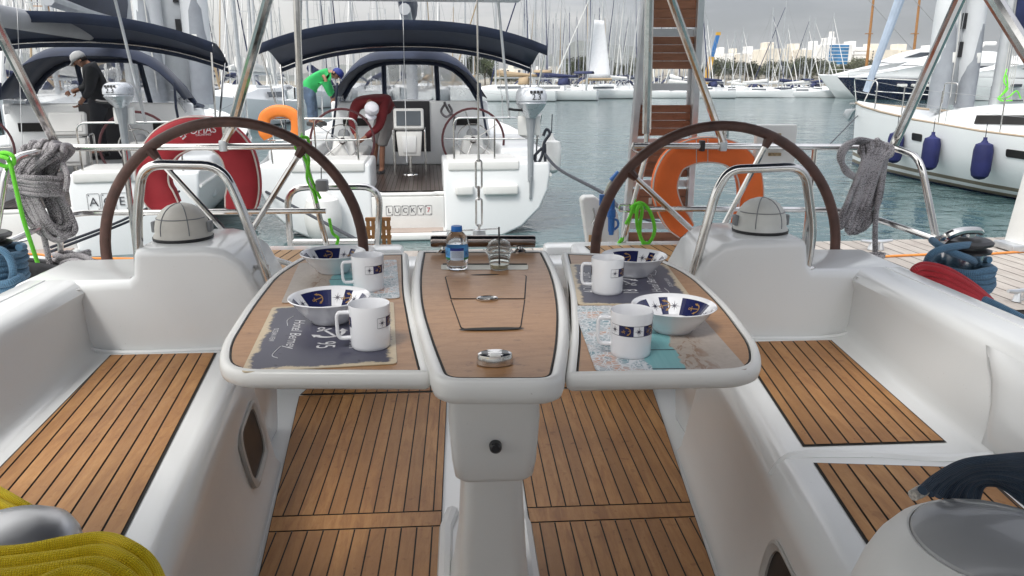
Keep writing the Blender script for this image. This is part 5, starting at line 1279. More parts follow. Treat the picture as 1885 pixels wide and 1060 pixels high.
M['solar'] = mat('solar_frame', (.55, .56, .57), .35, .5, var=.05)
def local(root):
    return Matrix.Translation(root.location) @ Matrix.Rotation(root.rotation_euler.z, 4, 'Z')
def tiles(root, x0, z0, y, step, chars, w, h, ang=0):
    for i, ch in enumerate(chars):
        q = MB(); cx = x0+i*step
        P_ = rpoly([(cx-w/2, y, z0-h/2), (cx+w/2, y, z0-h/2), (cx+w/2, y, z0+h/2), (cx-w/2, y, z0+h/2)], w*.14, 3)
        q.tube(P_, .0022, 4, True, 0)
        q.add(TXT[ch], frame((cx, y-.004, z0), (1, 0, 0), (0, 0, 1), h*.72), 1 if ch == '7' else 0)
        for sx, sz in ((-1, 1), (1, -1)): q.lathe([(0, .003), (.005, .002), (.007, 0)], 6, aim((cx+sx*w*.36, y, z0+sz*h*.40), (0, -1, 0)))
        o = q.build('name_tile', ['ink', 'red_led'], None, sharp=0); o.parent = root
def place(root, x, y, rz): root.location = (x, y, WZ); root.rotation_euler = (0, 0, rz)
pL = at(752, 400, y=10.1)
lucky = stern_yacht('white sailing yacht lettered LUCKY 7 on its stern, moored stern to across the dock')
tiles(lucky, -.245, .34, -.014, .102, 'LUCKY7', .085, .125); place(lucky, pL.x, 10.1, R(2.5))
ace = stern_yacht('white sailing yacht lettered ACE on its stern, moored left of the one lettered LUCKY 7', steps=False)
tiles(ace, .72, .63, -.026, .15, 'ACE', .13, .20); place(ace, -5.0, 9.0, R(10))
for o in ace.children_recursive:
    if o.name.startswith('screen'): o.data = o.data.copy(); o.data.materials[0] = M['plast']; o.name = 'screen_cover'
# ---------------------------------------------------------------- gear on them
def outboard(c, rz, label, sc=1.22):
    o = thing('outboard_motor', label, 'outboard', c, 0, 'outboards on the stern rails')
    rot = Matrix.Translation(c) @ Matrix.Rotation(rz, 4, 'Z') @ Matrix.Scale(sc, 4)
    T_ = lambda *p: rot @ Vector(p)
    q = MB(); secs = []
    for z, w, d, dy in ((.06, .05, .06, 0), (.10, .075, .09, 0), (.16, .12, .15, -.005), (.215, .148, .185, -.01), (.222, .140, .178, -.01), (.232, .140, .178, -.01), (.24, .152, .192, -.01), (.30, .150, .19, -.01), (.345, .135, .175, 0), (.372, .105, .14, .01), (.382, .05, .08, .01)):
        secs.append([T_(w*abs(cos(a))**.7*(1 if cos(a) > 0 else -1), dy+d*abs(sin(a))**.7*(1 if sin(a) > 0 else -1), z) for a in yrange(0, 2*pi*23/24, 23)])
    q.loft(secs, closed=True, caps=True); cw = q.build('cowling', 'silver', o, sharp=50)
    q = MB()
    for i in range(4): q.prism([T_(-.07+i*.037, -.197, .318), T_(-.04+i*.037, -.197, .318), T_(-.04+i*.037, -.190, .345), T_(-.07+i*.037, -.190, .345)], Vector((0, .004, 0)))
    q.build('air_slot', 'black', cw)
    q = MB(); q.add(TXT['HONDA'], rot @ frame((-.075, -.204, .225), (1, 0, 0), (0, 0, 1), .035)) if 0 else None; q.add(TXT['2.3'], rot @ frame((.0, -.206, .28), (1, 0, 0), (0, 0, 1), .085)); q.build('lettering', 'black', cw)
    q = MB(); q.tube([T_(0, -.0, .10), T_(0, 0, .0), T_(0, 0, -.12), T_(0, 0, -.6)], [.07, .062, .045, .036], 10); q.build('leg', 'greymid', o)
    q = MB(); q.prism([T_(-.012, -.05, -.55), T_(-.012, .10, -.55), T_(-.012, .06, -.80), T_(-.012, -.02, -.80)], rot.to_3x3() @ Vector((.024, 0, 0))); q.build('skeg', 'greymid', o)
    q = MB(); q.lathe([(0, .02), (.08, .012), (.09, 0), (0, -.01)], 3, rot @ frame((0, .13, -.62), (1, 0, 0), (0, 0, 1))); q.build('propeller', 'black', o)
    q = MB(); q.box(T_(0, .06, -.02), (.24*sc, .07*sc, .20*sc)); q.bevel(.012); q.build('clamp', 'plast', o)
    q = MB(); q.tube([T_(-.04, -.02, .14), T_(-.20, -.06, .15), T_(-.26, -.06, .16)], [.016, .016, .02], 8); q.build('tiller', 'black', o)
    return o
M['silver'] = mat('silver_paint', (.56, .585, .62), .28, .35, var=.06, coat=.4); M['greymid'] = mat('grey_paint', (.30, .32, .34), .4, .2, var=.15)
p = at(977, 228, y=10.15); outboard(p, R(12), 'silver outboard motor clamped to the right stern rail of the yacht lettered LUCKY 7')
p = at(224, 210, y=9.15); outboard(p, R(-6), 'silver outboard motor clamped to the stern rail of the left yacht, beside the standing person', .92)
horseshoe('lifebuoy', 'bright orange horseshoe lifebuoy on the far stern rail left of the wheel', [(494, 255), (486, 238), (488, 216), (502, 206), (516, 204), (532, 207), (545, 218), (547, 240), (541, 257)], 10.0, .15, .09, 'orange2', None)
def fender(top, ln, r, m_, label, group, flat=1.):
    T = Matrix.Translation(top+Vector((0, 0, -ln))) @ Matrix.Diagonal((1, flat, 1, 1))
    prof = [(0, -.0), (r*.5, .02), (r*.85, r*.45), (r, r*1.1), (r, ln-r*1.1), (r*.85, ln-r*.45), (r*.4, ln-.04), (r*.22, ln), (r*.2, ln+.05), (0, ln+.05)]
    o = tag(MB().lathe(prof, 20, T).build('fender', m_), label, 'fender', group)
    MB().tube([top+Vector((0, 0, .04)), top+Vector((.01, .02, .3))], .007, 6).build('lanyard', 'ropedark', o); return o
fender(at(1015, 252, y=10.55), .50, .14, 'fendw', 'white square shouldered fender at the right stern corner of the yacht lettered LUCKY 7', 'white fenders')
fender(at(592, 352, y=9.9), .66, .235, 'fendw', 'large round white fender under the left quarter of the yacht lettered LUCKY 7', 'white fenders')
rope('stern_line', 'dark stern line from the right corner of the LUCKY 7 yacht down to the dock', [[at(1000, 280, y=10.3), at(1030, 312, y=9.4), at(1112, 356, y=7.6), at(1160, 392, y=6.9), at(1340, 448, y=6.6)],
     [at(1000, 250, y=10.2), at(1006, 238, y=10.2), at(1012, 246, y=10.2), at(1002, 262, y=10.2), at(998, 285, y=10.2), at(990, 300, y=10.2), at(984, 288, y=10.2), at(998, 272, y=10.2)], [at(1003, 265, y=10.2), at(1004, 310, y=10.25), at(1006, 330, y=10.3)]], 'ropedark', .019)
rope('stern_line', 'dark stern line slanting under the left quarter of the yacht lettered LUCKY 7', [[at(488, 352, y=10.05), at(560, 390, y=8.6), at(670, 448, y=6.6)]], 'ropedark', .017)
rope('stern_line', 'pair of black stern lines from the ACE yacht to the dock', [[at(330, 352, y=8.8), at(226, 405, y=7.6), at(94, 455, y=6.5)], [at(330, 366, y=8.8), at(226, 412, y=7.6), at(94, 463, y=6.45)]], 'ropedark', .013)
rope('rope_tail', 'tangled grey lines hanging at the right wheel of the yacht lettered LUCKY 7', [[at(820, 190, y=13.0), at(812, 205, y=12.95), at(822, 215, y=12.9), at(832, 206, y=12.95), at(826, 192, y=13)], [at(818, 188, y=13.0), at(826, 204, y=12.93), at(838, 218, y=12.9), at(836, 240, y=12.9)]], 'ropegrey', .02)
# inflatable dinghies hoisted on end against the rigs
def dinghy(c, L_, W_, rz, label, tilt=0.):
    o = thing('inflatable_dinghy', label, 'dinghy', c, 0, 'grey inflatable dinghies stowed on end')
    rot = Matrix.Translation(c) @ Matrix.Rotation(rz, 4, 'Z') @ Matrix.Rotation(tilt, 4, 'Y'); T_ = lambda x, y, z: rot @ Vector((x, y, z))
    r = W_*.19; w = W_/2-r
    path = [(-w, 0, -.10), (-w, 0, L_*.35), (-w, 0, L_*.68), (-w*.8, 0, L_*.86), (-w*.35, 0, L_*.955), (w*.35, 0, L_*.955), (w*.8, 0, L_*.86), (w, 0, L_*.68), (w, 0, L_*.35), (w, 0, -.10)]
    q = MB(); q.tube([T_(*p) for p in path], [r*.35, r, r, r, r, r, r, r, r, r*.35], 16, smooth=5); q.build('tube', 'dghy', o)
    q = MB(); q.face([T_(-w, .02, .06), T_(w, .02, .06), T_(w, .02, L_*.7), T_(w*.5, .02, L_*.9), T_(-w*.5, .02, L_*.9), T_(-w, .02, L_*.7)]); q.build('floor', 'dghf', o, solid=.05)
    for s in (-1, 1):
        q = MB(); q.tube([T_(s*(w+.02), -r*.28, z) for z in (.0, L_*.3, L_*.6)], [r*.8, r*.82, r*.72], 14); q.build('chafe_patch', 'dghd', o)
        q = MB(); q.box(T_(s*w, -r*1.03, L_*.36), (.10, .03, .2)); q.bevel(.01); q.build('oar_lock', 'plast', o)
    for z in (.42, .62): q = MB(); q.box(T_(w*.25, -.03, L_*z), (.10, .02, L_*.11)); q.build('floor_patch', 'black', o)
    q = MB(); q.tube([T_(-w*1.0, -r*1.1, L_*.7), T_(-w*.95, -r*1.2, L_*.5), T_(-w*.9, -r*1.15, L_*.3), T_(-w*.85, -r*1.1, L_*.08)], .012, 6, smooth=3); q.build('grab_line', 'ropewhite', o)
    return o
M['dghd2'] = mat('grey_boom_bag', (.33, .34, .36), .7)
M['dghf'] = mat('dinghy_floor', (.40, .42, .44), .6, var=.06)
dinghy(at(334, 192, y=16.2), 3.4, 1.35, R(8), 'grey inflatable dinghy on end on the foredeck of the left yacht')
# left yacht extras: chart table lid, grey boom bag, awning edge
def on_ace(*p): return local(ace) @ Vector(p)
q = MB(); A, B = at(-20, 0, y=9.6), at(292, 66, y=14.5)
secs = []
for f in (0, .3, .7, 1.):
    c = A+(B-A)*f; h = .13-.03*f; secs.append([c+Vector((.10*cos(a), 0, h*sin(a)-.15)) for a in yrange(0, 2*pi*11/12, 11)])
q.loft(secs, closed=True, caps=True); bg_ = q.build('boom_cover', 'dghd2', ace) if 'dghd2' in M else None
# ================================================================ yacht lying bow-out on the right
ry = thing('sailing_yacht', 'white sailing yacht on the right showing its bow, blue fenders along its side', 'sailing yacht', (0, 0, 0))
st = [(0, 1.75, 1.02), (2, 1.95, 1.03), (5, 1.98, 1.06), (7, 1.78, 1.12), (9, 1.38, 1.22), (10.6, .90, 1.32), (11.8, .42, 1.40), (12.5, .05, 1.46)]
def prof(b_, zd, k): return [(b_, zd), (b_*.998, zd-.1), (b_*.975, zd*.62), (b_*.93, zd*.38), (b_*.86, zd*.2), (b_*.84, zd*.14), (b_*.80, zd*.08), (b_*.78, zd*.03), (b_*.62, -.1), (b_*.2, -.25)]
secs = []
for y, b_, zd in st:
    r = prof(b_, zd, 0); secs.append([(-x, y+(.0 if y < 12 else (z-1.46)*.06), z) for x, z in r]+[(x, y, z) for x, z in r[::-1]])
M['bootgold2'] = mat('toe_rail_wood', (.38, .30, .22), .6)
M['bootgold'] = mat('boot_stripe', (.20, .165, .12), .4)
n_ = len(secs[0])
q = MB(); q.loft(secs, mif=lambda i, j: {4: 1, 6: 1, 7: 2}.get(j if j < 10 else n_-2-j, 0)); q.build('hull', ['hullw', 'bootgold', 'mnavy'], ry, sharp=40)
q = MB(); q.loft([[(-b_*.99, y, z-.02), (0, y, z+.06), (b_*.99, y, z-.02)] for y, b_, z in st]); q.build('deck', 'hullw', ry)
for s in (-1, 1):
    MB().tube([(s*b_*.985, y, z+.012) for y, b_, z in st], .028, 6).build('toe_rail', 'bootgold2', ry)
    pts = [(y, b_) for y, b_, z in st]
    for y, b_, z in ((2.5, 1.93, 1.03), (4.6, 1.97, 1.06), (6.6, 1.82, 1.1), (8.3, 1.52, 1.18), (9.7, 1.17, 1.26)):
        MB().tube([(s*(b_-.06), y, z), (s*(b_-.06), y, z+.62)], .0125, 8).build('stanchion', 'steel', ry)
    for h in (.6, .32): MB().tube([(s*(b_-.06), y, z+h) for y, b_, z in ((2.5, 1.93, 1.03), (4.6, 1.97, 1.06), (6.6, 1.82, 1.1), (8.3, 1.52, 1.18), (9.7, 1.17, 1.26), (11.0, .76, 1.36))], .004, 5).build('lifeline', 'rig', ry)
    q = MB(); q.tube(fillet([(s*.76, 10.95, 1.36), (s*.76, 10.95, 1.98), (s*.30, 12.35, 2.05), (s*.12, 12.42, 1.5)], .12, 4), .0145, 8); q.tube([(s*.74, 11.0, 1.68), (s*.30, 12.3, 1.75)], .011, 8); q.build('pulpit', 'steel', ry)
    for y0, y1 in ((3.2, 4.6), (5.0, 5.5), (5.85, 6.35), (8.7, 9.05)):
        f0 = lambda y: s*((2.06 if y < 6 else 1.95 if y < 8 else 1.55)*.987+.012)
        ya = [yy for yy, _, _ in st]
        def hb(y, zf):
            for (a, ba, za), (b2, bb, zb) in zip(st, st[1:]):
                if a <= y <= b2: t_ = (y-a)/(b2-a); return (ba+(bb-ba)*t_), (za+(zb-za)*t_)
        P_ = []
        for y, zf in ((y0, .80), (y1, .80), (y1, .68), (y0, .68)):
            b_, zd = hb(y, zf); bx = b_*(.975+(.998-.975)*(zf-.62)/(1-.1/zd-.62)); P_.append(Vector((s*(bx+.004), y, zd*zf)))
        q = MB(); q.prism(rpoly(P_, .04, 4), (s*.012, 0, 0)); q.build('hull_window', 'glassdark', ry)
secs = [[(-w*1.1, y, 1.06), (-w*1.03, y, z-.10), (-w*.9, y, z-.02), (0, y, z+.05), (w*.9, y, z-.02), (w*1.03, y, z-.10), (w*1.1, y, 1.06)] for y, w, z in ((1.0, 1.3, 1.62), (4, 1.35, 1.62), (6.5, 1.2, 1.58), (8.4, .95, 1.5), (9.6, .65, 1.32))]
q = MB(); q.loft(secs, caps=True); cb = q.build('cabin', 'hullw', ry)
for s in (-1, 1):
    q = MB(); q.loft([[(s*(w*1.045+.012), y, z-.16), (s*(w*1.075+.012), y, z-.32)] for y, w, z in ((3.4, 1.345, 1.62), (5, 1.30, 1.605), (6.5, 1.2, 1.58), (7.8, 1.035, 1.53))]); q.build('cabin_window', 'glassdark', cb)
    for y in (6.4, 8.6): MB().tube(fillet([(s*1.0, y-.16, 1.58), (s*1.0, y-.16, 1.95), (s*1.0, y+.16, 1.95), (s*1.0, y+.16, 1.56)], .06, 3), .012, 8).build('granny_bar', 'steel', ry)
mo = MB().tube([(0, 8.45, 1.5), (0, 8.3, 19)], [.13, .11], 14).build('mast', 'mastal', ry)
q = MB(); q.tube([(0, 8.2, 2.75), (0, 3.4, 2.85)], .09, 10); bo = q.build('boom', 'mastal', mo)
q = MB(); secs = [[Vector((w*cos(a), y, z+h*sin(a))) for a in yrange(0, 2*pi*11/12, 11)] for y, w, z, h in ((8.2, .16, 3.5, .72), (7.2, .2, 3.35, .5), (5.4, .18, 3.2, .36), (3.6, .12, 3.1, .2))]
q.loft(secs, closed=True, caps=True); q.build('sail_bag', 'canvasblue', bo)
q = MB(); q.tube([(0, 12.25, 1.75), (0, 11.4, 4.0), (0, 9.9, 9.5), (0, 8.4, 18.2)], [.075, .115, .085, .03], 10); q.build('furled_genoa', mat('pale_sailcover', (.46, .54, .66), .7, var=.1), mo)
for s in (-1, 1):
    MB().tube([(0, 8.35, 17.5), (s*.9, 8.3, 10.5), (s*1.4, 8.2, 1.2)], .007, 5).build('shroud', 'rig', mo)
    MB().tube([(0, 8.35, 8.0), (s*.95, 8.3, 8.1)], .03, 6).build('spreader', 'mastal', mo)
for k in range(6): MB().tube([(.03+.05*(k-2.5), 8.27, 3+rnd.random()*8), (.05*(k-2.5), 8.25, 1.6)], .008, 5).build('halyard', 'ropewhite', mo)
q = MB(); q.prism([(-.03, 12.5, 1.34), (-.03, 12.9, 1.30), (-.03, 13.0, 1.16), (-.03, 12.75, 1.02), (-.03, 12.62, 1.22)], (.06, 0, 0)); q.bevel(.015); q.build('anchor', 'alu', ry)
q = MB(); q.box((0, 12.4, 1.44), (.16, .6, .06)); q.bevel(.01); q.build('bow_roller', 'steel', ry)
ry.location = (12.12, 6.68, WZ); ry.rotation_euler = (0, 0, R(11))
def on_ry(*p): return local(ry) @ Vector(p)
for y, b_, lab in ((9.45, 1.25, 'blue cloth covered fender nearest the bow of the right yacht, behind the tube'), (8.15, 1.55, 'blue cloth covered fender hanging in the middle of the right yacht side'), (6.7, 1.81, 'blue cloth covered fender hanging nearest the right edge on the right yacht')):
    fender(on_ry(-b_-.13, y, 1.0), .68, .155, 'fendb', lab, 'blue fenders on the right yacht')
dinghy(on_ry(-.35, 9.3, 1.45), 2.75, 1.25, R(22), 'grey inflatable dinghy standing on end against the mast of the right yacht')
rope('halyard_tail', 'neon green line bundled at the foot of the right yacht mast', [[on_ry(-.14, 8.2, 2.21), on_ry(-.22, 8.15, 1.99), on_ry(-.1, 8.15, 1.83), on_ry(-.3, 8.15, 1.66), on_ry(-.05, 8.15, 1.69), on_ry(.12, 8.15, 1.80), on_ry(.25, 8.15, 1.66)], [on_ry(-.18, 8.15, 2.10), on_ry(-.12, 8.15, 1.88), on_ry(-.26, 8.15, 1.64), on_ry(.05, 8.15, 1.62)]], 'ropegreen', .013)
rope('anchor_line', 'thin dark line from the bow of the right yacht down into the water', [[on_ry(0, 12.4, 1.2), at(1525, 268, y=15)]], 'ropedark', .012)
# ================================================================ the far side of the harbour
def zt(v, y): return at(942, v, y=y).z
# shore and hills
def shore_h(x, y):
    k = max(0, min(1, (y-206)/60)); r_ = max(0, min(1, (x-20)/60))
    return .25+k*(1.2+5.6*r_)+max(0, y-280)*.02*r_
q = MB(); xsn = [-900, -500, -250, -120, -60, -20, 10, 40, 70, 110, 180, 320, 600, 1000]; ysn = [196, 206, 220, 240, 265, 300, 420, 800]
q.bm.verts.ensure_lookup_table()
V = [[q.bm.verts.new((x, y, WZ-.6 if y == 196 else shore_h(x, y))) for y in ysn] for x in xsn]
for i in range(len(xsn)-1):
    for j in range(len(ysn)-1): q.face([V[i][j], V[i+1][j], V[i+1][j+1], V[i][j+1]])
tag(q.build('ground', mat('shore_ground', (.24, .22, .18), .9, var=.35, vs=.05), None), kind='structure')
q = MB(); secs = []
for k in range(61):
    x = -4200+k*120; h = 95+60*sin(k*.31+1)+35*sin(k*.83)+14*sin(k*2.3); h = max(20, h*(1.0 if x < 500 else max(.25, 1-(x-500)/1500)))
    secs.append([(x, 2700, -2), (x, 3000, h*.55+8*sin(k*1.7)), (x, 3300, h), (x, 3900, h*.5), (x, 4300, 0)])
q.loft(secs); tag(q.build('hills', mat('hill_scrub', (.085, .09, .07), .95, var=.35, vs=.004), None, sharp=0), kind='structure')
# trees
def leafmat(name, c0, c1):
    m, t, b = nt(name); a_ = N(t, 'ShaderNodeAttribute', attribute_name='pl')
    L(t, ramp(t, a_.outputs['Fac'], [(0, c0), (1, c1)]), b.inputs['Base Color']); b.inputs['Roughness'].default_value = .7; M[name] = m
leafmat('leaf_pine', (.04, .055, .028), (.10, .125, .06)); leafmat('leaf_olive', (.06, .07, .04), (.16, .165, .10))
M['bark'] = mat('bark', (.10, .075, .055), .9, var=.3)
def make_tree(seed, H, W_, lm, label, group='trees along the far shore'):
    r = random.Random(seed); o = thing('tree', label, 'tree', (0, 0, 0), 0, group)
    q = MB(); q.tube([(0, 0, -.5), (.1, 0, H*.25), (.0, .1, H*.5), (.1, 0, H*.75)], [.28, .2, .14, .05], 7)
    cl = []
    for k in range(9):
        a = r.uniform(0, 2*pi); z0 = H*r.uniform(.2, .5); e = Vector((cos(a)*W_*r.uniform(.25, .45), sin(a)*W_*r.uniform(.25, .45), z0+H*r.uniform(.1, .35)))
        q.tube([(0, 0, z0), e*.6+Vector((0, 0, z0*.35)), e], [.11, .07, .03], 5); cl.append((e, r.uniform(.18, .30)*W_))
    for k in range(6): cl.append((Vector((r.uniform(-.25, .25)*W_, r.uniform(-.25, .25)*W_, H*r.uniform(.55, .92))), r.uniform(.15, .27)*W_))
    q.build('trunk', 'bark', o)
    q = MB()
    for c, rad in cl:
        tone = r.uniform(.0, .7)
        for i in range(150):
            d = Vector((r.gauss(0, 1), r.gauss(0, 1), r.gauss(0, .8))).normalized()*rad*r.uniform(.45, 1.05); p = c+d
            a, b_ = Vector((r.gauss(0, 1), r.gauss(0, 1), r.gauss(0, 1))).normalized(), None
            b_ = a.orthogonal().normalized(); s_ = r.uniform(.14, .30)
            q.face([p+a*s_, p+b_*s_*.8, p-a*s_, p-b_*s_*.8], 0, min(1, max(0, tone+r.uniform(-.2, .35))))
    q.build('crown', lm, o, sharp=0, recalc=False); return o
TP = [make_tree(1, 9, 8, 'leaf_pine', ''), make_tree(2, 8, 9, 'leaf_olive', ''), make_tree(3, 11, 7, 'leaf_pine', ''), make_tree(4, 7.5, 7, 'leaf_olive', '')]
used = [False]*4
def tree(k, u, y, top, label):
    o = TP[k] if not used[k] else copy_tree(TP[k]); used[k] = True
    p = at(u, 150, y=y); z0 = shore_h(p.x, y) if y > 196 else WZ+.8; H = (9, 8, 11, 7.5)[k]; s_ = (zt(top, y)-z0)/(H*1.03)
    o.location = (p.x, y, z0); o.scale = (s_*rnd.uniform(.9, 1.25),)*2+(s_,); o.rotation_euler = (0, 0, rnd.uniform(0, 6)); o['label'] = label
for i in range(34):
    u = 1300+i*10.6+rnd.uniform(-4, 4); y = rnd.choice((212, 222, 234)); top = 115+5*sin(i*.9)+rnd.uniform(-6, 6)-(8 if 1455 < u < 1490 else 0)-(10 if u < 1325 else 0)
    tree(rnd.randrange(4), u, y, top, 'tree in the green belt below the pale apartment blocks on the right shore')
for u, top in ((868, 100), (880, 96), (893, 104), (905, 124)): tree(2, u, 215, top, 'tall dark tree on the far shore seen beside the LUCKY 7 awning')
for i in range(12): tree(i % 4, 1052+i*10.5, 216, 112+rnd.uniform(-8, 12), 'tree on the far shore behind the masts near the gangway')
for i in range(16): tree(i % 4, 905+i*9, 225, 140+rnd.uniform(-5, 5), 'low tree on the far shore between the two stern awnings')
# apartment blocks
M['wallw'] = mat('white_render', (.80, .79, .77), .8, var=.1, vs=.4); M['wallc'] = mat('cream_render', (.72, .67, .58), .8, var=.1, vs=.4)
M['winpane'] = mat('dark_window', (.06, .07, .085), .25, var=.4, vs=.6); M['blueglass'] = mat('blue_curtain_glass', (.06, .20, .40), .15, var=.25, vs=.5)
def winmesh(w, h):
    q = MB(); q.box((0, 0, 0), (w, .25, h)); me_o = q.build('window', 'winpane'); me = me_o.data; bpy.data.objects.remove(me_o); return me
WM = winmesh(1.5, 1.5)
def block(u0, u1, vt, vb, y, floors, wm, label, glass=False):
    a, b_ = at(u0, vb, y=y), at(u1, vb, y=y); z0 = min(a.z, shore_h(a.x, y))-.5; z1 = zt(vt, y); w = b_.x-a.x; cx = (a.x+b_.x)/2; d = 12
    o = thing('apartment_block', label, 'building', (cx, y, z0), 0, 'apartment blocks above the far shore')
    q = MB(); q.box((cx, y+d/2, (z0+z1)/2), (w, d, z1-z0)); q.box((cx-w*.18, y+d/2, z1+1.1), (w*.34, 5, 2.2)); q.bevel(.12, 1); wl = q.build('wall', wm, o)
    fh = (z1-z0)/floors
    if glass:
        q = MB(); q.box((cx-.4, y-.1, (z0+z1)/2+.4), (w*.78, .3, (z1-z0)*.82)); q.build('glass_front', 'blueglass', o)
        q = MB(); q.tube([(cx-1, y+5, z1+2), (cx-1, y+5, z1+4.2)], .9, 10); q.build('roof_tank', wm, o)
        for k in range(1, floors): MB().box((cx-.4, y-.28, z0+k*fh), (w*.78, .08, .16)).build('transom_bar', 'plast', o)
        return
    n = max(2, int(w/3.1))
    for k in range(floors):
        q = MB(); q.box((cx+rnd.uniform(-.3, .3), y-.7, z0+k*fh+.12), (w*rnd.uniform(.72, .98), 1.5, .22)); q.box((cx, y-1.4, z0+k*fh+.65), (w*.9, .08, .85)); q.build('balcony', wm, o)
        for i in range(n):
            if rnd.random() < .12: continue
            wo = bpy.data.objects.new('window', WM); COL.objects.link(wo); wo.location = (cx-w/2+(i+.5)*w/n, y-.08, z0+k*fh+fh*.56); wo.scale = (rnd.uniform(.7, 1.25), 1, min(1.2, fh/3)*rnd.uniform(.9, 1.1)); par(wo, o)
for a in ((1326, 1350, 97, 116, 285, 4, 'wallw', 'white apartment block at the left end of the row, beside the crane'), (1350, 1373, 99, 117, 283, 4, 'wallc', 'cream apartment block second from the crane on the right shore'), (1374, 1408, 95, 114, 290, 4, 'wallw', 'white apartment block left of the tall cream one'),
          (1407, 1452, 88, 124, 262, 6, 'wallc', 'tallest cream apartment block above the green trees'), (1453, 1503, 90, 116, 275, 5, 'wallc', 'long cream apartment block left of the blue glass building'), (1500, 1522, 85, 113, 272, 5, 'wallw', 'narrow white block touching the blue glass building on its left'),
          (1521, 1566, 79, 119, 258, 7, 'wallw', 'white building with a blue glass front on the far shore'), (1566, 1598, 85, 110, 274, 5, 'wallw', 'white apartment block touching the blue glass building on its right'), (1600, 1650, 90, 114, 270, 5, 'wallc', 'cream apartment block behind the furled pale sail'),
          (1651, 1702, 90, 112, 276, 5, 'wallc', 'cream apartment block between the two wooden masts'), (1703, 1790, 92, 112, 280, 5, 'wallw', 'white apartment block behind the motor yachts at the right')):
    block(*a, glass='with a blue glass front' in a[7])
# white houses climbing a hill far off
for i in range(34):
    y = rnd.uniform(520, 700); u = rnd.uniform(918, 1075); v = rnd.uniform(126, 146); p = at(u, v, y=y); w = rnd.uniform(7, 13); h = rnd.uniform(5, 9)
    q = MB(); q.box((p.x, y, p.z-h/2-4), (w, 9, h+8)); q.box((p.x+w*.2, y, p.z+1), (w*.3, 4, 2)); q.bevel(.1, 1); o = tag(q.build('house', rnd.choice(('wallw', 'wallc'))), 'small pale house on the far hillside between the masts', 'house', 'houses on the far hillside')
    for k in range(3): wo = bpy.data.objects.new('window', WM); COL.objects.link(wo); wo.location = (p.x-w*.32+k*w*.32, y-4.55, p.z-1.6); par(wo, o)
# telescopic crane
M['cranb'] = mat('crane_blue', (.03, .16, .42), .5); M['crany'] = mat('crane_yellow', (.60, .34, .04), .5)
A, B = at(1298, 150, y=190), at(1322, 62, y=190); cr = thing('mobile_crane', 'blue and yellow telescopic crane boom rising over the far trees', 'crane', A)
MB().bar(A, A+(B-A)*.52, 1.0, 1.1).build('lower_boom', 'crany', cr); MB().bar(A+(B-A)*.48, A+(B-A)*.97, .75, .8).build('upper_boom', 'cranb', cr); MB().box(B, (1., .8, .7)).build('boom_head', 'crany', cr)
q = MB(); q.box(A+Vector((0, 1, -1.2)), (3.2, 5, 2.4)); q.bevel(.2); q.build('cab', 'crany', cr)

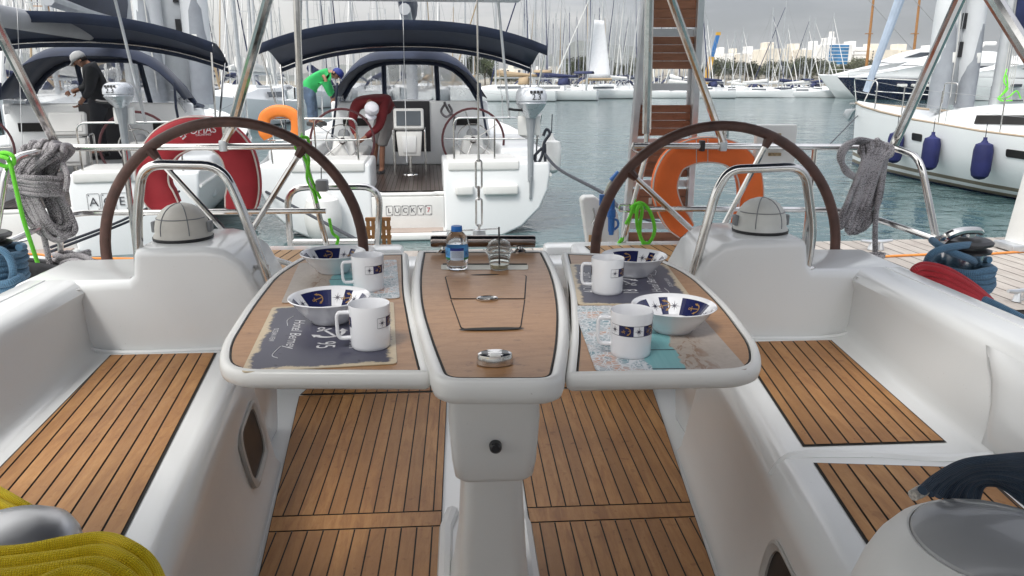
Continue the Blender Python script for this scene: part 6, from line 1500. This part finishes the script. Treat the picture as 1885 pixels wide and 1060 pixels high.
# ---------------------------------------------------------------- moored sailing boats
def sail_proto(idx, cover, mh, hullm='hullw', mastm='mastal'):
    o = thing('moored_sailboat', '', 'sailboat', (0, 0, 0), 0, 'sailboats moored across the harbour')
    st_ = [(-5.5, 1.35, 1.0), (-3, 1.75, 1.0), (0, 1.8, 1.05), (2.5, 1.45, 1.15), (4.4, .75, 1.28), (5.8, .05, 1.4)]
    q = MB(); q.loft([[(-b_, y, z), (-b_*.98, y, z*.5), (-b_*.8, y, .05), (0, y, -.2), (b_*.8, y, .05), (b_*.98, y, z*.5), (b_, y, z)] for y, b_, z in st_]); q.loft([[(-b_, y, z), (0, y, z+.05), (b_, y, z)] for y, b_, z in st_]); q.face([(-1.35, -5.5, 1.0), (-1.32, -5.5, .5), (-1.08, -5.5, .05), (1.08, -5.5, .05), (1.32, -5.5, .5), (1.35, -5.5, 1.0)]); q.build('hull', hullm, o)
    q = MB(); q.loft([[(-w, y, 1.0), (-w*.85, y, z), (w*.85, y, z), (w, y, 1.0)] for y, w, z in ((-2.2, 1.2, 1.62), (1.2, 1.05, 1.58), (3.2, .55, 1.25))], caps=True); cb_ = q.build('cabin', hullm, o)
    for s in (-1, 1): MB().face([(s*1.15, -1.8, 1.28), (s*1.02, 1.0, 1.26), (s*.94, 1.0, 1.46), (s*1.06, -1.8, 1.48)]) if 0 else None
    for s in (-1, 1):
        q = MB(); q.loft([[(s*1.17, y, 1.22), (s*1.09, y, 1.45)] for y in (-1.9, -.6, .6)]); q.build('cabin_window', 'winpane', cb_)
    m_ = MB(); m_.tube([(0, .9, 1.5), (0, .85, mh)], [.105, .085], 7); m_ = m_.build('mast', mastm, o)
    for h in (.42, .68): MB().bar((-.75, .85, mh*h), (.75, .85, mh*h), .05, .04).build('spreader', mastm, m_)
    for s in (-1, 1): MB().tube([(0, .85, mh*.95), (s*.78, .85, mh*.68), (s*.85, .85, mh*.42), (s*1.55, .6, 1.05)], .016, 4).build('shroud', 'rig', m_)
    MB().tube([(0, .85, mh-.1), (0, -5.3, 1.1)], .016, 4).build('backstay', 'rig', m_)
    MB().tube([(0, 5.5, 1.6), (0, 4.9, mh*.17+1), (0, .95, mh*.93)], [.05, .085, .04], 6).build('furled_jib', ('plast', cover)[idx % 2], m_)
    q = MB(); q.tube([(0, .8, 2.25), (0, -3.6, 2.3)], .07, 6); b2 = q.build('boom', mastm, o)
    q = MB(); q.tube([(0, .75, 2.75), (0, -.8, 2.6), (0, -3.5, 2.45)], [.30, .24, .12], 8); q.build('sail_cover', cover, b2)
    if idx % 3 != 2:
        q = MB(); q.loft([[Vector((w*k, y, z0+(1-abs(k)**2.5)*h)) for k in yrange(-1, 1, 8)] for y, w, z0, h in ((-1.6, 1.1, 1.6, .65), (-2.6, 1.15, 1.6, .8))]); q.build('spray_hood', cover, o, solid=.03)
    if idx % 2: 
        q = MB(); q.loft([[Vector((1.3*k, y, 2.75+(1-abs(k)**2.5)*.25)) for k in yrange(-1, 1, 8)] for y in (-3.2, -5.0)]); bm_ = q.build('bimini', cover, o, solid=.03)
        for sx in (-1, 1): MB().tube([(sx*1.3, -4.1, 2.75), (sx*1.4, -4.1, 1.0)], .025, 5).build('bimini_post', 'steel', bm_)
    return o
M['covertan'] = mat('tan_cover', (.36, .27, .17), .8); M['woodmast'] = mat('varnished_mast', (.36, .17, .055), .4, var=.15); M['hullnavy'] = mat('navy_hull', (.008, .012, .04), .12, var=.1, coat=.4); M['coverw'] = mat('white_cover', (.68, .68, .66), .8)
SP = [sail_proto(0, 'canvasblue', 14.5), sail_proto(1, 'covertan', 15.5), sail_proto(2, 'coverw', 13.2), sail_proto(3, 'canvasblue', 16.8), sail_proto(4, 'canvasnavy', 12.2), sail_proto(5, 'canvasblue', 15.0, 'hullnavy'), sail_proto(6, 'covertan', 14.0, 'hullw', 'woodmast')]
kinds = ['white sailboat with a blue sail cover', 'white sailboat with a tan sail cover', 'white sailboat with a white sail cover', 'tall masted white sailboat with blue covers', 'small white sailboat with dark covers', 'navy hulled sailboat', 'sailboat with a varnished wooden mast']
spu = [False]*len(SP)
def boat(k, x, y, rz, where, sc=1.):
    o = SP[k] if not spu[k] else copy_tree(SP[k]); spu[k] = True
    o.location = (x, y, WZ); o.rotation_euler = (R(rnd.uniform(-.6, .6)), R(rnd.uniform(-1.2, 1.2)), rz); o.scale = (sc, sc, sc*rnd.uniform(.9, 1.12)); o['label'] = kinds[k]+' '+where; return o
def row(u0, u1, y, n, where, rz=0., ks=(0, 1, 2, 3, 4, 5, 0, 2, 3), sc=1.):
    for i in range(n):
        u = u0+(u1-u0)*(i+.5)/n+rnd.uniform(-.3, .3)*(u1-u0)/n; yy = y+rnd.uniform(-1.5, 1.5); p = at(u, 150, y=yy)
        boat(ks[rnd.randrange(len(ks))], p.x, yy, rz+rnd.uniform(-.12, .12)+(pi if rnd.random() < .5 else 0), where, sc)
LW = 'in the crowded rows behind the left yacht'
for y, n in ((37, 5), (50, 6), (64, 7), (80, 8), (98, 9), (118, 10)): row(-60, 505 if y < 60 else 640, y, n, LW)
row(640, 880, 92, 6, 'seen over the LUCKY 7 spray hood'); row(640, 880, 125, 8, 'seen over the LUCKY 7 spray hood')
p = at(95, 150, y=43); boat(6, p.x, 43, .1, 'in the crowded rows behind the left yacht')
MW = 'in the far rows left of the gangway'
p = at(928, 183, y=84); boat(1, p.x, 84, R(80), 'nearest in the far rows, its tan cover side-on'); p = at(1000, 183, y=88); boat(3, p.x, 88, R(75), 'lying side-on by the silver outboard', 1.1)
p = at(1100, 180, y=96); boat(2, p.x, 96, R(82), 'lying side-on under the hoisted white sail'); 
for y, n in ((104, 6), (122, 8), (142, 10), (165, 9)): row(955, 1170, y, n, MW, 0, (0, 1, 2, 3, 4, 3, 3), .95)
GW = 'seen between the gangway slats'
for y, n in ((104, 3), (130, 5), (155, 5)): row(1170, 1300, y, n, GW, 0, (0, 2, 3, 4), .9)
RW = 'moored under the green trees at right'
for y, n in ((112, 6), (132, 7), (152, 6)): row(1300, 1535, y, n, RW, R(20), (2, 0, 2, 4, 3), .74)
row(1200, 1340, 98, 2, 'lying side-on by the gangway', R(80), (2, 0), .8); row(1380, 1500, 100, 3, 'lying side-on before the green trees', R(78), (2, 4, 5), .72)
# the hoisted sail
so_ = thing('hoisted_sail', 'tall white sail hoisted to dry among the masts left of the gangway', 'sail', at(1100, 150, y=92))
q = MB(); S0 = [at(u, v, y=92) for u, v in ((1094, 36), (1112, 38), (1124, 143), (1080, 145))]
q.grid(lambda a, b_: (S0[0]*(1-a)+S0[1]*a)*(1-b_)+(S0[3]*(1-a)+S0[2]*a)*b_+Vector((0, .5*sin(pi*a)*sin(pi*b_), 0)), 6, 12); q.build('sail_cloth', mat('sail_cloth', (.74, .75, .78), .8, var=.04), so_, solid=.02)
MB().tube([at(1093, 26, y=92), at(1079, 168, y=92)], .11, 6).build('mast', 'mastal', so_); MB().tube([at(1082, 146, y=92), at(1126, 146, y=92)], .16, 6).build('boom', 'covertan', so_)
# wooden two-masted ketch behind the motor yachts
ktb = at(1640, 170, y=118); kt = thing('wooden_ketch', 'wooden ketch whose two varnished masts rise behind the navy motor yacht', 'ketch', (ktb.x, 118, WZ))
for (u0, v0, u1, v1) in ((1591, 130, 1612, -40), (1675, 125, 1697, -40)):
    mm = MB().tube([at(u0, 160, y=118), at(u1, v1, y=118)], [.24, .16], 8).build('mast', 'woodmast', kt); c = at((u0+u1)/2-2, 62, y=118); MB().box(c, (1.1, .4, .12)).build('crosstree', 'woodmast', mm)
    MB().tube([at(u0+8, 0, y=118), at(u0+90, 92, y=116)], .05, 5).build('stay', 'rig', mm)
secs = [[(ktb.x+x, 118-b_, z), (ktb.x+x, 118-b_*.8, WZ), (ktb.x+x, 118+b_*.8, WZ), (ktb.x+x, 118+b_, z)] for x, b_, z in ((-9, .1, 1.4), (-5, 1.9, .9), (2, 2.3, .7), (8, 1.6, 1.1))]
q = MB(); q.loft(secs, caps=True); q.build('hull', 'woodmast', kt)
# motor yachts
def motor_yacht(label, ub, y, Ln, hullm, zs=1., stripe=None, rake=.9):
    p = at(ub, 150, y=y); o = thing('motor_yacht', label, 'motor yacht', (p.x, y, WZ), 0, 'motor yachts on the right'); X0 = p.x
    P3 = lambda x, yy, z: (X0+x, y+yy, WZ+z*zs)
    st_ = [(0, .05, 2.5), (2.5, 1.2, 2.45), (6, 2.2, 2.35), (11, 2.8, 2.2), (Ln*.7, 2.9, 2.1), (Ln, 2.7, 1.9)]
    secs = []
    for x, b_, z in st_:
        rk = lambda zz: x+max(0, 1-x/6)*rake*(2.5-zz)*1.15
        secs.append([P3(rk(z), -b_, z), P3(rk(z*.75), -b_*.98, z*.75), P3(rk(z*.4), -b_*.85, z*.4), P3(rk(0.05), -b_*.7, .05), P3(rk(-.3), 0, -.3), P3(rk(0.05), b_*.7, .05), P3(rk(z*.4), b_*.85, z*.4), P3(rk(z*.75), b_*.98, z*.75), P3(rk(z), b_, z)])
    q = MB(); q.loft(secs); hl = q.build('hull', hullm, o)
    q = MB(); q.loft([[s_[0], ((s_[0][0]+s_[-1][0])/2, y, s_[0][2]+.1), s_[-1]] for s_ in secs]); q.build('deck', 'hullw', o)
    for x in (6.0, 7.6, 9.2, 12.5, 14): q = MB(); q.prism(rpoly([P3(x, -2.2-.05*(x-6), 1.75), P3(x+.95, -2.25-.06*(x-6), 1.75), P3(x+.95, -2.25-.06*(x-6), 1.45), P3(x, -2.2-.05*(x-6), 1.45)], .08, 3), (0, -.45, 0)); q.build('hull_window', 'winpane' if hullm != 'hullnavy' else 'plast', hl)
    # raked white deckhouse in two tiers
    for tier, (pr, w) in enumerate(((((1.8, 2.45), (5.5, 3.2), (8.5, 3.75), (12, 4.1), (Ln-1, 4.1), (Ln-1, 2.1)), 2.3), (((8.2, 3.8), (10.6, 4.75), (13.0, 5.3), (17, 5.35), (19.5, 4.9), (19.5, 4.05)), 1.9))):
        q = MB(); A_ = [P3(x, -w*(.25 if x < 3 else .75 if x < 7 else 1), z) for x, z in pr]; B_ = [P3(x, w*(.25 if x < 3 else .75 if x < 7 else 1), z) for x, z in pr]
        q.loft([A_, [((a[0]+b_[0])/2, y, a[2]+.12) for a, b_ in zip(A_, B_)], B_]); q.face(A_); q.face(B_); sd_ = q.build('deckhouse', 'hullw', o)
        wn = ((8.4, 3.3), (11.0, 3.72), (17.5, 3.72), (17.2, 3.2), (10.5, 3.0)) if tier == 0 else ((9.8, 4.35), (11.8, 4.9), (15.5, 4.95), (14.8, 4.5))
        q = MB(); q.prism([P3(x, -w-.04, z) for x, z in wn], (0, -.05, 0)); q.build('side_window', 'winpane', sd_)
    q = MB(); q.tube([P3(16, 0, 5.3), P3(17.2, 0, 6.3), P3(18.5, 0, 6.3)], .22, 6); ar = q.build('radar_arch', 'plast', o)
    q = MB(); q.lathe([(0, -.2), (.5, -.1), (.62, .25), (.45, .65), (0, .82)], 14, Matrix.Translation(Vector(P3(15.2, 0, 5.5)))); q.build('radome', 'plast', ar)
    q = MB(); q.tube([P3(1.0, -.6, 2.5), P3(1.0, -.6, 3.1), P3(6, -2.1, 3.1)], .035, 5); q.build('bow_rail', 'steel', o)
    return o
motor_yacht('motor yacht with a dark navy hull and raked white deckhouse', 1541, 90, 28, 'hullnavy', 1.0)
motor_yacht('white motor yacht whose raked bow shows left of the navy one', 1505, 98, 26, 'hullw', 1.12)
motor_yacht('white motor yacht with small dark windows behind the mast of the right yacht', 1712, 84, 26, 'hullw', 1.0)
# air
HAZE = .00011
if HAZE:
    q = MB(); q.box((0, 2190, 98), (9600, 4500, 201)); hz = q.build('haze', 'black', sharp=0); hz.data.materials.clear()
    m = bpy.data.materials.new('harbour_air'); m.use_nodes = True; t = m.node_tree; t.nodes.clear()
    out = t.nodes.new('ShaderNodeOutputMaterial'); pv = t.nodes.new('ShaderNodeVolumePrincipled'); pv.inputs['Density'].default_value = HAZE; pv.inputs['Color'].default_value = (.86, .91, .97, 1); pv.inputs['Anisotropy'].default_value = .2
    L(t, pv.outputs[0], out.inputs['Volume']); hz.data.materials.append(m); tag(hz, kind='stuff')
